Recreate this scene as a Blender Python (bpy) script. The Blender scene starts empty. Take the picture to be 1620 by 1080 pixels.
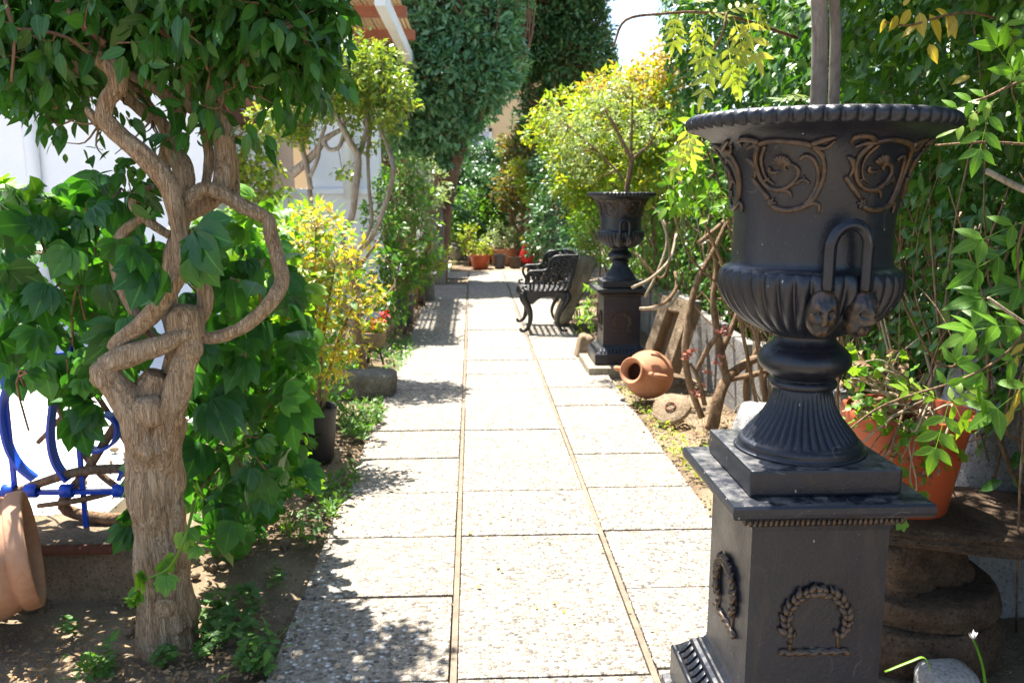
import bpy, bmesh, math, random
import numpy as np
from mathutils import Vector, Matrix
R = math.radians
SC = bpy.context.scene
COL = SC.collection
rng = np.random.default_rng(11)
random.seed(5)

# ------------------------------------------------------------------ camera, sky, sun, exposure
CH, YAW, PITCH, FPX = 1.40, R(2.65), R(10.0), 1360.0
cd = bpy.data.cameras.new('camera'); cam = bpy.data.objects.new('camera', cd); COL.objects.link(cam)
cam.location = (0, 0, CH); cam.rotation_euler = (R(90) - PITCH, 0, -YAW)
cd.sensor_width = 36.0; cd.lens = FPX / 1620 * 36; cd.clip_start = 0.05; cd.clip_end = 2000
cd.dof.use_dof = True; cd.dof.focus_distance = 1.85; cd.dof.aperture_fstop = 8.0
SC.camera = cam

SUN_EL, SUN_AZ = R(69), R(-27)          # azimuth from +Y, clockwise; the sun stands behind the scene on the left
sdir = Vector((math.sin(SUN_AZ) * math.cos(SUN_EL), math.cos(SUN_AZ) * math.cos(SUN_EL), math.sin(SUN_EL)))
W = bpy.data.worlds.new('World'); SC.world = W; W.use_nodes = True
wn = W.node_tree
bg = wn.nodes.get('Background') or wn.nodes.new('ShaderNodeBackground')
sky = wn.nodes.new('ShaderNodeTexSky'); sky.sky_type = 'NISHITA'; sky.sun_disc = False
sky.sun_elevation = SUN_EL; sky.sun_rotation = SUN_AZ; sky.air_density = 1.0; sky.dust_density = 1.2; sky.ozone_density = 1.2
wn.links.new(sky.outputs[0], bg.inputs[0]); bg.inputs[1].default_value = 0.092
sl = bpy.data.lights.new('sun', 'SUN'); sl.energy = 5.0; sl.angle = R(0.53); sl.color = (1.0, 0.955, 0.88)
so = bpy.data.objects.new('sun', sl); COL.objects.link(so); so.location = sdir * 30
so.rotation_euler = (-sdir).to_track_quat('-Z', 'Y').to_euler()
SC.render.engine = 'CYCLES'
SC.view_settings.view_transform = 'Standard'; SC.view_settings.look = 'None'
SC.view_settings.exposure = 1.98; SC.view_settings.gamma = 1.0; SC.view_settings.use_curve_mapping = False
SC.cycles.use_denoising = True; SC.cycles.max_bounces = 8; SC.cycles.transmission_bounces = 6
SC.cycles.sample_clamp_indirect = 6.0

# ------------------------------------------------------------------ where a point of the place stands
_F = np.array([math.sin(YAW) * math.cos(PITCH), math.cos(YAW) * math.cos(PITCH), -math.sin(PITCH)])
_Rt = np.array([math.cos(YAW), -math.sin(YAW), 0.0]); _U = np.cross(_Rt, _F)
_C = np.array([0, 0, CH])
def ray(px, py): return _F * FPX + _Rt * (px - 810) - _U * (py - 540)
def at(px, py, Y):                       # the point seen at (px, py) that stands Y metres down the garden
    d = ray(px, py); return _C + d * (Y / d[1])
def gp(px, py, z=0.0):                   # the point of the ground (height z) seen at (px, py)
    d = ray(px, py); return _C + d * ((z - CH) / d[2])
def proj(P):
    Q = np.atleast_2d(P) - _C; z = Q @ _F
    return 810 + FPX * (Q @ _Rt) / z, 540 - FPX * (Q @ _U) / z, z
def msize(px, Y): return px * Y * 1.03 / FPX

# ------------------------------------------------------------------ objects
def tag(o, label, cat, group=None, kind=None):
    if label: o['label'] = label
    if cat: o['category'] = cat
    if group: o['group'] = group
    if kind: o['kind'] = kind
    return o
def thing(name, label, cat, loc=(0, 0, 0), group=None):
    o = bpy.data.objects.new(name, None); COL.objects.link(o); o.location = Vector([float(c) for c in loc]); o.empty_display_size = .1
    return tag(o, label, cat, group)
def wloc(o):
    v = Vector((0, 0, 0))
    while o is not None: v = v + o.location; o = o.parent
    return v
def obj(name, me, mat=None, parent=None, world=True, kind=None):
    """link a mesh; vertices given in world coordinates are moved into the parent's frame"""
    o = bpy.data.objects.new(name, me); COL.objects.link(o)
    if mat is not None and len(me.materials) == 0: me.materials.append(mat)
    if parent is not None:
        o.parent = parent
        if world: me.transform(Matrix.Translation(-wloc(parent)))
    if kind: o['kind'] = kind
    return o
def structure(name, me, mat, label=None, parent=None):
    o = obj(name, me, mat, parent)
    if parent is None: o['kind'] = 'structure'
    if label: o['label'] = label
    return o
def copy_tree(o, parent=None):
    c = o.copy(); COL.objects.link(c); c.parent = parent
    for ch in list(o.children): copy_tree(ch, c)
    return c

class MB:
    def __init__(s): s.v = []; s.f = []; s.n = 0
    def add(s, V, F):
        V = np.asarray(V, float); s.v.append(V); k = s.n
        s.f += [[i + k for i in f] for f in F]; s.n += len(V); return s
    def mesh(s, name, smooth=True):
        me = bpy.data.meshes.new(name)
        V = np.vstack(s.v) if s.v else np.zeros((0, 3))
        me.from_pydata(V.tolist(), [], s.f)
        if smooth: me.polygons.foreach_set('use_smooth', [True] * len(me.polygons))
        me.update(); return me
    def build(s, name, mat, parent=None, smooth=True, kind=None, world=True, sharp=None):
        me = s.mesh(name, smooth)
        if sharp:
            try: me.set_sharp_from_angle(angle=R(sharp))
            except Exception: pass
        return obj(name, me, mat, parent, world, kind)
    def box(s, c, d, rot=None, bev=0.0, taper=1.0):
        x, y, z = [a / 2 for a in d]
        V = np.array([(-x, -y, -z), (x, -y, -z), (x, y, -z), (-x, y, -z), (-x * taper, -y * taper, z), (x * taper, -y * taper, z), (x * taper, y * taper, z), (-x * taper, y * taper, z)])
        F = [(0, 3, 2, 1), (4, 5, 6, 7), (0, 1, 5, 4), (1, 2, 6, 5), (2, 3, 7, 6), (3, 0, 4, 7)]
        if bev > 0:
            bm = bmesh.new(); vs = [bm.verts.new(v) for v in V]
            for f in F: bm.faces.new([vs[i] for i in f])
            bmesh.ops.bevel(bm, geom=bm.edges[:], offset=bev, segments=2, affect='EDGES', profile=.6)
            bm.verts.index_update()
            V = np.array([v.co[:] for v in bm.verts]); F = [[v.index for v in f.verts] for f in bm.faces]; bm.free()
        if rot is not None: V = V @ np.array(rot).T
        return s.add(V + np.array(c, float), F)
    def tube(s, pts, rad, n=8, res=None, disp=None, cap=True, flat=1.0):
        V, F = tube(pts, rad, n, res, disp, cap, flat); return s.add(V, F)
    def lathe(s, prof, n=48, c=(0, 0, 0), fn=None, rot=None, caps=False):
        prof = np.array(prof, float); th = np.linspace(0, 2 * np.pi, n, endpoint=False)
        r = np.repeat(prof[:, :1], n, 1); z = np.repeat(prof[:, 1:2], n, 1)
        if fn is not None: r, z = fn(r, z, th[None, :].repeat(len(prof), 0), np.arange(len(prof))[:, None].repeat(n, 1))
        V = np.stack([r * np.cos(th), r * np.sin(th), z], -1).reshape(-1, 3)
        m = len(prof); F = []
        for i in range(m - 1):
            for j in range(n):
                k = (j + 1) % n; F.append((i * n + j, i * n + k, (i + 1) * n + k, (i + 1) * n + j))
        if caps:
            F.append(tuple(range(n - 1, -1, -1))); F.append(tuple((m - 1) * n + j for j in range(n)))
        if rot is not None: V = V @ np.array(rot).T
        return s.add(V + np.array(c, float), F)

def rot3(rx=0, ry=0, rz=0):
    from mathutils import Euler
    return np.array(Euler((rx, ry, rz), 'XYZ').to_matrix())
def catmull(P, per):
    P = np.asarray(P, float)
    if len(P) < 3 or per < 2:
        t = np.linspace(0, len(P) - 1, (len(P) - 1) * max(per, 1) + 1); i = np.minimum(t.astype(int), len(P) - 2); f = (t - i)[:, None]
        return P[i] * (1 - f) + P[i + 1] * f
    Q = np.vstack([2 * P[0] - P[1], P, 2 * P[-1] - P[-2]]); out = []
    for i in range(1, len(Q) - 2):
        p0, p1, p2, p3 = Q[i - 1:i + 3]
        for t in np.linspace(0, 1, per, endpoint=False):
            out.append(.5 * ((2 * p1) + (-p0 + p2) * t + (2 * p0 - 5 * p1 + 4 * p2 - p3) * t * t + (-p0 + 3 * p1 - 3 * p2 + p3) * t ** 3))
    out.append(P[-1]); return np.array(out)
def tube(pts, rad, n=8, res=None, disp=None, cap=True, flat=1.0):
    pts = np.asarray(pts, float); rad = np.full(len(pts), rad) if np.isscalar(rad) else np.asarray(rad, float)
    per = res if res is not None else (4 if len(pts) > 2 else 1)
    A = catmull(np.column_stack([pts, rad]), per); C, r = A[:, :3], np.maximum(A[:, 3], 1e-4)
    T = np.gradient(C, axis=0); T /= np.linalg.norm(T, axis=1)[:, None] + 1e-12
    u = np.cross(T[0], [0, 0, 1.0]);
    if np.linalg.norm(u) < .1: u = np.cross(T[0], [0, 1.0, 0])
    u /= np.linalg.norm(u); m = len(C); V = np.zeros((m, n, 3)); th = np.linspace(0, 2 * np.pi, n, endpoint=False)
    L = np.concatenate([[0], np.cumsum(np.linalg.norm(np.diff(C, axis=0), axis=1))])
    for i in range(m):
        u = u - T[i] * np.dot(u, T[i]); u /= np.linalg.norm(u); w = np.cross(T[i], u)
        rr = r[i] * (1 + (disp(th, L[i], r[i]) if disp else 0))
        V[i] = C[i] + (np.cos(th) * rr)[:, None] * u + (np.sin(th) * rr * flat)[:, None] * w
    V = V.reshape(-1, 3); F = []
    for i in range(m - 1):
        for j in range(n):
            k = (j + 1) % n; F.append((i * n + j, i * n + k, (i + 1) * n + k, (i + 1) * n + j))
    if cap: F.append(tuple(range(n - 1, -1, -1))); F.append(tuple((m - 1) * n + j for j in range(n)))
    return V, F
def hnoise(P, f, seed=0):
    """cheap smooth 3-D value noise"""
    P = np.asarray(P, float) * f + seed * 17.31; i = np.floor(P).astype(np.int64); t = P - i; t = t * t * (3 - 2 * t); o = 0
    for dx in (0, 1):
        for dy in (0, 1):
            for dz in (0, 1):
                a = i[..., 0] + dx; b = i[..., 1] + dy; c = i[..., 2] + dz
                h = (a * 374761393 + b * 668265263 + c * 2147483647 + 1274126177) & 0x7fffffff
                h = ((h ^ (h >> 13)) * 1274126177) & 0x7fffffff; h = ((h ^ (h >> 16)) & 0xffff) / 65535.0
                o = o + h * (t[..., 0] if dx else 1 - t[..., 0]) * (t[..., 1] if dy else 1 - t[..., 1]) * (t[..., 2] if dz else 1 - t[..., 2])
    return o
def fbm(P, f, seed=0, oct=3):
    a = 0; s = 1; tot = 0
    for k in range(oct): a = a + s * hnoise(P, f * 2 ** k, seed + k); tot += s; s *= .5
    return a / tot - .5
def rock_mesh(name, c, d, seed, sub=4, amp=.25, freq=1.6, rot=None, boxy=.5):
    bm = bmesh.new(); bmesh.ops.create_icosphere(bm, subdivisions=sub, radius=1)
    V = np.array([v.co[:] for v in bm.verts]); F = [[v.index for v in f.verts] for f in bm.faces]; bm.free()
    q = np.abs(V) ** (2 + 6 * boxy); V = V / (q.sum(1) ** (1 / (2 + 6 * boxy)))[:, None]
    V = V * (1 + amp * fbm(V, freq, seed, 4)[:, None]) + .35 * amp * np.stack([fbm(V, freq * 1.7, seed + 5 + k, 3) for k in range(3)], 1)
    V = V * np.array(d) / 2
    if rot is not None: V = V @ np.array(rot).T
    mb = MB(); mb.add(V + np.array(c, float), F); return mb.mesh(name)
# ------------------------------------------------------------------ materials
class NT:
    def __init__(s, name):
        s.m = bpy.data.materials.new(name); s.m.use_nodes = True; s.t = s.m.node_tree; s.t.nodes.clear()
        s.out = s.t.nodes.new('ShaderNodeOutputMaterial')
    def n(s, typ, **kw):
        nd = s.t.nodes.new('ShaderNode' + typ)
        for k, v in kw.items():
            if hasattr(nd, k) and not k.startswith('i_'): setattr(nd, k, v)
        return nd
    def set(s, nd, **kw):
        for k, v in kw.items():
            sock = nd.inputs[k.replace('_', ' ')] if k.replace('_', ' ') in nd.inputs else nd.inputs[int(k[1:])]
            if isinstance(v, bpy.types.NodeSocket): s.t.links.new(v, sock)
            else: sock.default_value = v
        return nd
    def coord(s, scale=(1, 1, 1), kind='Object'):
        c = s.n('TexCoord'); m = s.n('Mapping'); s.t.links.new(c.outputs[kind], m.inputs[0]); m.inputs['Scale'].default_value = scale
        return m.outputs[0]
    def noise(s, vec, scale, detail=4, rough=.6, dist=0.0):
        nd = s.n('TexNoise'); s.set(nd, Vector=vec, Scale=scale, Detail=detail, Roughness=rough, Distortion=dist); return nd.outputs[0]
    def ramp(s, fac, stops, interp='LINEAR'):
        r = s.n('ValToRGB'); e = r.color_ramp; e.interpolation = interp
        while len(e.elements) < len(stops): e.elements.new(.5)
        for el, (p, c) in zip(e.elements, stops): el.position = p; el.color = (*c, 1) if len(c) == 3 else c
        s.t.links.new(fac, r.inputs[0]); return r.outputs[0]
    def mix(s, fac, a, b, mode='MIX'):
        m = s.n('MixRGB', blend_type=mode); s.set(m, i0=fac) if False else None
        for i, v in enumerate((fac, a, b)):
            if isinstance(v, bpy.types.NodeSocket): s.t.links.new(v, m.inputs[i])
            else: m.inputs[i].default_value = (v if i == 0 else ((*v, 1) if len(v) == 3 else v))
        return m.outputs[0]
    def math(s, op, a, b=0.0):
        m = s.n('Math', operation=op)
        for i, v in enumerate((a, b)):
            if isinstance(v, bpy.types.NodeSocket): s.t.links.new(v, m.inputs[i])
            else: m.inputs[i].default_value = v
        return m.outputs[0]
    def bump(s, h, strength=.5, dist=.01, normal=None):
        b = s.n('Bump'); s.set(b, Height=h, Strength=strength, Distance=dist)
        if normal is not None: s.t.links.new(normal, b.inputs['Normal'])
        return b.outputs[0]
    def finish(s, color, rough=.8, normal=None, metal=0.0, spec=None, coat=0.0):
        p = s.n('BsdfPrincipled')
        for k, v in (('Base Color', color), ('Roughness', rough), ('Metallic', metal), ('Normal', normal), ('Specular IOR Level', spec), ('Coat Weight', coat)):
            if v is None: continue
            if isinstance(v, bpy.types.NodeSocket): s.t.links.new(v, p.inputs[k])
            else: p.inputs[k].default_value = ((*v, 1) if k == 'Base Color' and len(v) == 3 else v)
        s.t.links.new(p.outputs[0], s.out.inputs[0]); s.p = p; return s.m

LEAF_GAIN = {'lf_crown': 1.45, 'lf_creeper': 1.2, 'lf_creeper_lit': 1.2, 'lf_boug': 1.35, 'lf_dark': 2.5, 'lf_darker': 2.0, 'lf_hedge': 1.12, 'lf_lime': 1.1, 'lf_mid': 1.35, 'lf_silver': 1.1, 'lf_cycad': 1.3}
def leaf_mat(name, cols, trans, tmix=.38, rough=.42, bumpy=True, spec=.45):
    """leaf: colour differs from leaf to leaf; sun shines through it"""
    g_ = LEAF_GAIN.get(name, 1.0); cols = [tuple(min(.75, x * g_) for x in c) for c in cols]; t = NT(name); a = t.n('Attribute', attribute_name='rnd'); oi = t.n('ObjectInfo')
    r = t.math('FRACT', t.math('ADD', a.outputs['Fac'], oi.outputs['Random']))
    col = t.ramp(r, [(i / max(1, len(cols) - 1), c) for i, c in enumerate(cols)])
    nz = t.noise(t.coord((1, 1, 1)), 35, 3)
    col = t.mix(.22, col, t.ramp(nz, [(.3, tuple(c * .5 for c in cols[0])), (.7, cols[-1])]))
    p = t.n('BsdfPrincipled'); t.set(p, Base_Color=col, Roughness=rough); p.inputs['Specular IOR Level'].default_value = spec
    rib = t.n('Attribute', attribute_name='rib')
    rm = t.ramp(rib.outputs['Fac'], [(.90, (0, 0, 0)), (.985, (.4, .4, .4))]); col = t.mix(rm, col, tuple(min(1, c * 1.6 + .03) for c in cols[-1])); t.t.links.new(col, p.inputs['Base Color'])
    if bumpy: t.t.links.new(t.bump(nz, .25, .004), p.inputs['Normal'])
    tr = t.n('BsdfTranslucent'); tc = t.mix(1.0, col, trans, 'MULTIPLY'); t.t.links.new(tc, tr.inputs[0])
    mx = t.n('MixShader'); mx.inputs[0].default_value = tmix
    t.t.links.new(p.outputs[0], mx.inputs[1]); t.t.links.new(tr.outputs[0], mx.inputs[2]); t.t.links.new(mx.outputs[0], t.out.inputs[0])
    return t.m

MT = {}
def bark(name, dark, mid, light, zs=.18, sc=16, bs=.6, bd=.012):
    t = NT(name); v = t.coord((1, 1, zs)); n1 = t.noise(v, sc, 7, .7, .8); n2 = t.noise(t.coord(), 6, 5, .7); n3 = t.noise(t.coord((1, 1, .35)), sc * 4, 4)
    vo = t.n('TexVoronoi', feature='DISTANCE_TO_EDGE'); wn_ = t.n('TexNoise'); t.set(wn_, Vector=v, Scale=sc * .5); wv = t.n('VectorMath', operation='MULTIPLY_ADD'); t.t.links.new(wn_.outputs['Color'], wv.inputs[0]); wv.inputs[1].default_value = (.06, .06, .06); t.t.links.new(v, wv.inputs[2])
    t.set(vo, Vector=wv.outputs[0], Scale=sc * 1.5); crk = t.ramp(vo.outputs[0], [(.0, (0, 0, 0)), (.10, (1, 1, 1))])
    c = t.ramp(n1, [(.3, dark), (.5, mid), (.70, light)]); c = t.mix(t.ramp(n2, [(.42, (0, 0, 0)), (.68, (.55, .55, .55))]), c, light)
    c = t.mix(t.math('MULTIPLY', t.math('SUBTRACT', 1.0, crk), .35), c, dark)
    gl = t.ramp(t.noise(t.coord((1, 1, .6)), 9, 6, .75), [(.57, (0, 0, 0)), (.66, (.5, .5, .5))]); c = t.mix(gl, c, (light[0] * .62, light[1] * .74, light[2] * .9))
    h = t.math('ADD', t.math('ADD', n1, t.math('MULTIPLY', n3, .4)), t.math('MULTIPLY', crk, .30))
    MT[name] = t.finish(c, .92, t.bump(h, bs, bd), spec=.15)
bark('bark_tan', (.16, .085, .040), (.52, .345, .20), (.70, .55, .38), .10, 75, 1.0, .016)
bark('bark_grey', (.11, .085, .065), (.25, .20, .155), (.38, .32, .26))
bark('bark_red', (.06, .03, .02), (.19, .095, .06), (.30, .18, .12))
bark('stem_brown', (.07, .042, .025), (.20, .125, .07), (.34, .23, .14), .3, 30)
bark('stem_pale', (.22, .16, .10), (.42, .33, .22), (.55, .46, .34), .3, 30)
bark('trunk_smooth', (.10, .082, .065), (.185, .152, .12), (.28, .24, .195), .3, 26, .35, .003)

def pebble(name, tint):
    t = NT(name); v = t.coord(); vo = t.n('TexVoronoi', feature='F1'); oi = t.n('ObjectInfo')
    off = t.n('VectorMath', operation='ADD'); t.t.links.new(v, off.inputs[0])
    cx = t.n('CombineXYZ'); t.set(cx, X=t.math('MULTIPLY', oi.outputs['Random'], 37.0), Y=t.math('MULTIPLY', oi.outputs['Random'], 91.0)); t.t.links.new(cx.outputs[0], off.inputs[1])
    wn_ = t.n('TexNoise'); t.set(wn_, Vector=off.outputs[0], Scale=30.0); wv = t.n('VectorMath', operation='MULTIPLY_ADD')
    t.t.links.new(wn_.outputs['Color'], wv.inputs[0]); wv.inputs[1].default_value = (.008, .008, .008); t.t.links.new(off.outputs[0], wv.inputs[2])
    t.set(vo, Vector=wv.outputs[0], Scale=70.0, Randomness=1.0)
    sep = t.n('SeparateColor'); t.t.links.new(vo.outputs['Color'], sep.inputs[0])
    c = t.ramp(sep.outputs[0], [(0, (.055, .055, .06)), (.15, (.10, .09, .082)), (.35, (.24, .20, .155)), (.62, (.33, .28, .22)), (.82, (.40, .355, .29)), (.94, (.66, .645, .61)), (1.0, (.80, .79, .77))])
    big = t.noise(off.outputs[0], 3.0, 4); c = t.mix(t.ramp(big, [(.35, (0, 0, 0)), (.75, (.4, .4, .4))]), c, (.27, .215, .15)); c = t.mix(t.ramp(t.noise(off.outputs[0], 1.6, 6, .7), [(.50, (0, 0, 0)), (.70, (.45, .45, .45))]), c, (.16, .14, .115)); c = t.mix(t.math('MULTIPLY', oi.outputs['Random'], .22), c, (.20, .165, .12))
    c = t.mix(t.ramp(vo.outputs[0], [(.45, (0, 0, 0)), (.75, (1, 1, 1))]), c, tuple(x * .62 for x in tint))
    h = t.ramp(vo.outputs[0], [(0, (1, 1, 1)), (.35, (.85, .85, .85)), (.75, (0, 0, 0))])
    MT[name] = t.finish(c, t.ramp(sep.outputs[1], [(0, (.55,) * 3), (1, (.9,) * 3)]), t.bump(h, .9, .008), spec=.3)
pebble('slab', (.45, .39, .31))

def simple(name, c0, c1, sc=8, rough=.85, bs=.3, bd=.005, sc2=60, spec=.3, metal=0.0, c2=None):
    t = NT(name); v = t.coord(); n1 = t.noise(v, sc, 5, .65); n2 = t.noise(v, sc2, 4)
    st = [(.3, c0), (.7, c1)] if c2 is None else [(.28, c0), (.5, c1), (.74, c2)]
    c = t.ramp(n1, st); c = t.mix(.25, c, t.ramp(n2, [(.35, c0), (.65, c1)]))
    MT[name] = t.finish(c, rough, t.bump(t.math('ADD', n1, t.math('MULTIPLY', n2, .5)), bs, bd), metal, spec)
simple('mortar', (.12, .092, .065), (.24, .19, .14), 12, .95, .5, .004, 150)
simple('mortar_dark', (.11, .08, .05), (.24, .18, .11), 12, .95, .5, .004, 150)
simple('terracotta', (.33, .13, .06), (.50, .24, .13), 5, .8, .25, .004, 70)
simple('terracotta_old', (.32, .135, .065), (.52, .26, .14), 4, .85, .4, .005, 45, c2=(.58, .36, .24))
simple('plastic_terra', (.40, .075, .025), (.48, .10, .035), 5, .5, .05, .002, 90, .4)
simple('red_plastic', (.50, .02, .02), (.58, .03, .03), 5, .45, .03, .002)
simple('black_plastic', (.018, .018, .02), (.04, .038, .038), 6, .55, .08, .002)
simple('grey_plastic', (.055, .05, .05), (.095, .085, .08), 6, .6, .08, .002)
simple('stone_grey', (.10, .085, .07), (.20, .175, .145), 5, .95, .8, .012, 40, .2, c2=(.30, .265, .22))
simple('stone_brown', (.06, .04, .028), (.13, .085, .055), 5, .95, .9, .012, 50, .2, c2=(.20, .14, .095))
simple('stone_tan', (.17, .115, .065), (.31, .225, .14), 5, .95, .8, .01, 50, .2, c2=(.40, .31, .21))
simple('stone_white', (.26, .25, .245), (.45, .44, .43), 7, .95, 1.0, .02, 45, .2, c2=(.62, .61, .59))
simple('concrete', (.17, .16, .145), (.29, .275, .25), 3, .95, .5, .006, 80, .2)
simple('concrete_warm', (.22, .18, .12), (.36, .31, .22), 4, .95, .6, .008, 60, .2)
simple('whitewash', (.80, .79, .78), (.86, .855, .85), 2, .9, .12, .004, 30, .2)
simple('pink_plaster', (.62, .46, .38), (.72, .56, .47), 3, .9, .15, .004, 30, .2)
simple('yellow_plaster', (.70, .52, .30), (.76, .58, .35), 2, .9, .1, .004, 20, .2)
simple('white_paint', (.76, .755, .74), (.82, .815, .80), 4, .7, .08, .002)
simple('pale_paving', (.60, .59, .57), (.72, .71, .69), 3, .9, .2, .004, 40, .2)
simple('roof_tile', (.26, .09, .05), (.42, .17, .10), 6, .85, .3, .004, 50)
simple('cane', (.42, .26, .13), (.60, .42, .24), 20, .8, .2, .003, 90)
simple('blue_paint', (.005, .05, .42), (.012, .085, .56), 9, .4, .12, .002, 80, .5)
simple('rust', (.10, .035, .022), (.20, .075, .045), 14, .9, .4, .003)
simple('pot_earth', (.05, .035, .022), (.12, .085, .05), 25, .98, 1.0, .01, 120, .1)
simple('twig_dry', (.34, .25, .14), (.52, .41, .25), 20, .9, .3, .002)
simple('shutter', (.50, .60, .74), (.58, .68, .80), 4, .6, .05, .002)
simple('glass_dark', (.03, .04, .05), (.05, .06, .08), 4, .12, .02, .001, 10, .6)
simple('petal_white', (.80, .78, .74), (.88, .87, .84), 20, .7, .1, .001)
simple('petal_red', (.62, .012, .01), (.72, .03, .02), 20, .6, .1, .001)
simple('petal_pink', (.42, .13, .10), (.56, .30, .22), 20, .6, .1, .001)
simple('petal_mauve', (.32, .24, .48), (.44, .36, .60), 20, .6, .1, .001)
simple('wire', (.03, .03, .032), (.06, .06, .06), 5, .6, .05, .001)

def stone(name, c0, c1, c2, sc=9, spots=(.02, .02, .02)):
    t = NT(name); v = t.coord(); n1 = t.noise(v, sc, 8, .7); n2 = t.noise(v, sc * 9, 6, .7); vo = t.n('TexVoronoi'); t.set(vo, Vector=v, Scale=sc * 7.0)
    c = t.ramp(n1, [(.32, c0), (.5, c1), (.70, c2)]); c = t.mix(.45, c, t.ramp(n2, [(.35, c0), (.65, c2)])); pit = t.ramp(vo.outputs[0], [(.10, (1, 1, 1)), (.26, (0, 0, 0))]); c = t.mix(t.math('MULTIPLY', pit, .5), c, spots)
    li = t.ramp(t.noise(v, sc * .45, 5, .7), [(.58, (0, 0, 0)), (.68, (.5, .5, .5))]); c = t.mix(li, c, tuple(min(1, x * 1.35) for x in c2))
    h = t.math('SUBTRACT', t.math('ADD', n1, t.math('MULTIPLY', n2, .55)), t.math('MULTIPLY', pit, .25)); MT[name] = t.finish(c, .95, t.bump(h, 1.0, .022), spec=.15)
stone('stone_grey', (.075, .064, .054), (.17, .148, .122), (.28, .25, .21)); stone('stone_brown', (.040, .026, .018), (.10, .066, .043), (.185, .125, .082)); stone('stone_tan', (.14, .095, .055), (.27, .195, .12), (.38, .295, .20)); stone('stone_white', (.20, .19, .185), (.40, .39, .38), (.60, .59, .57), 9, (.08, .075, .07)); stone('concrete', (.13, .122, .11), (.23, .218, .198), (.31, .295, .27), 5); stone('concrete_warm', (.17, .14, .10), (.29, .25, .18), (.40, .345, .26), 7)
def iron(name, base, bronze=0.0, spec=.5):
    """old black paint on cast iron: dust, scratches, specks, bronze wear on the raised ornament"""
    t = NT(name); v = t.coord(); n1 = t.noise(v, 7, 6, .65); n2 = t.noise(v, 160, 3); n4 = t.noise(t.coord((3, 3, .6)), 9, 5)
    c = t.ramp(n1, [(.3, tuple(x * .75 for x in base)), (.7, tuple(x * 1.35 for x in base))])
    c = t.mix(t.ramp(n4, [(.52, (0, 0, 0)), (.80, (.30, .30, .30))]), c, (.034, .032, .031))
    spk = t.n('TexVoronoi', feature='F1'); t.set(spk, Vector=v, Scale=85.0)
    sp = t.math('LESS_THAN', spk.outputs[0], .075); c = t.mix(t.math('MULTIPLY', sp, .5), c, (.16, .155, .15))
    sk2 = t.n('TexVoronoi', feature='F1'); t.set(sk2, Vector=t.coord((1, 1, .55)), Scale=34.0); c = t.mix(t.math('MULTIPLY', t.math('LESS_THAN', sk2.outputs[0], .055), .8), c, (.36, .35, .34))
    w = t.n('TexWave', wave_type='BANDS'); t.set(w, Vector=v, Scale=1.3, Distortion=26.0, Detail=3.0, Detail_Scale=2.2)
    scr = t.math('MULTIPLY', t.math('GREATER_THAN', w.outputs['Fac'], .9985), t.math('GREATER_THAN', n1, .56)); c = t.mix(t.math('MULTIPLY', scr, .35), c, (.14, .14, .14))
    if bronze:
        g = t.n('NewGeometry'); pt = t.ramp(g.outputs['Pointiness'], [(.49, (0, 0, 0)), (.56, (1, 1, 1))])
        nb = t.ramp(t.noise(v, 55, 4), [(.42, (0, 0, 0)), (.62, (1, 1, 1))]); f = t.mix(.5, pt, nb)
        c = t.mix(t.math('MULTIPLY', t.ramp(f, [(.35, (0, 0, 0)), (.75, (1, 1, 1))]), bronze), c, (.16, .085, .032))
    h = t.math('ADD', n2, t.math('MULTIPLY', n1, 1.5))
    g2 = t.n('NewGeometry'); sx = t.n('SeparateXYZ'); t.t.links.new(g2.outputs['Normal'], sx.inputs[0])
    du = t.math('MULTIPLY', t.ramp(sx.outputs[2], [(.75, (0, 0, 0)), (.98, (1, 1, 1))]), t.ramp(t.noise(v, 26, 5, .7), [(.42, (0, 0, 0)), (.72, (.8, .8, .8))]))
    c = t.mix(du, c, (.26, .245, .225))                  # settled dust
    stn = t.ramp(t.noise(t.coord((2.5, 2.5, .5)), 5, 6, .7, 1.2), [(.56, (0, 0, 0)), (.66, (.35, .35, .35))]); c = t.mix(stn, c, (.045, .034, .026))
    MT[name] = t.finish(c, t.ramp(t.noise(v, 4, 5, .7), [(.3, (.26,) * 3), (.7, (.52,) * 3)]), t.bump(h, .30, .003), 0.0, spec)
iron('iron', (.0075, .0095, .0165)); iron('iron_bronze', (.0075, .0080, .0105), .42); iron('iron_bench', (.012, .0115, .012), 0.0, .5)

def soil():
    t = NT('soil'); v = t.coord(); n1 = t.noise(v, .9, 6, .6); n2 = t.noise(v, 22, 6, .7); n3 = t.noise(v, 120, 4)
    c = t.ramp(n2, [(.3, (.065, .043, .027)), (.52, (.14, .098, .062)), (.74, (.25, .19, .13))])
    c = t.mix(t.ramp(n1, [(.42, (0, 0, 0)), (.62, (.75, .75, .75))]), c, t.ramp(n3, [(.3, (.30, .22, .13)), (.7, (.46, .37, .25))]))
    vo = t.n('TexVoronoi'); t.set(vo, Vector=v, Scale=38.0); st = t.math('LESS_THAN', vo.outputs[0], .16)
    c = t.mix(t.math('MULTIPLY', st, .6), c, (.40, .36, .31))
    h = t.math('ADD', t.math('ADD', n2, t.math('MULTIPLY', n3, .6)), t.math('MULTIPLY', st, .5))
    MT['soil'] = t.finish(c, .98, t.bump(h, .9, .02), spec=.1)
soil()

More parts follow.
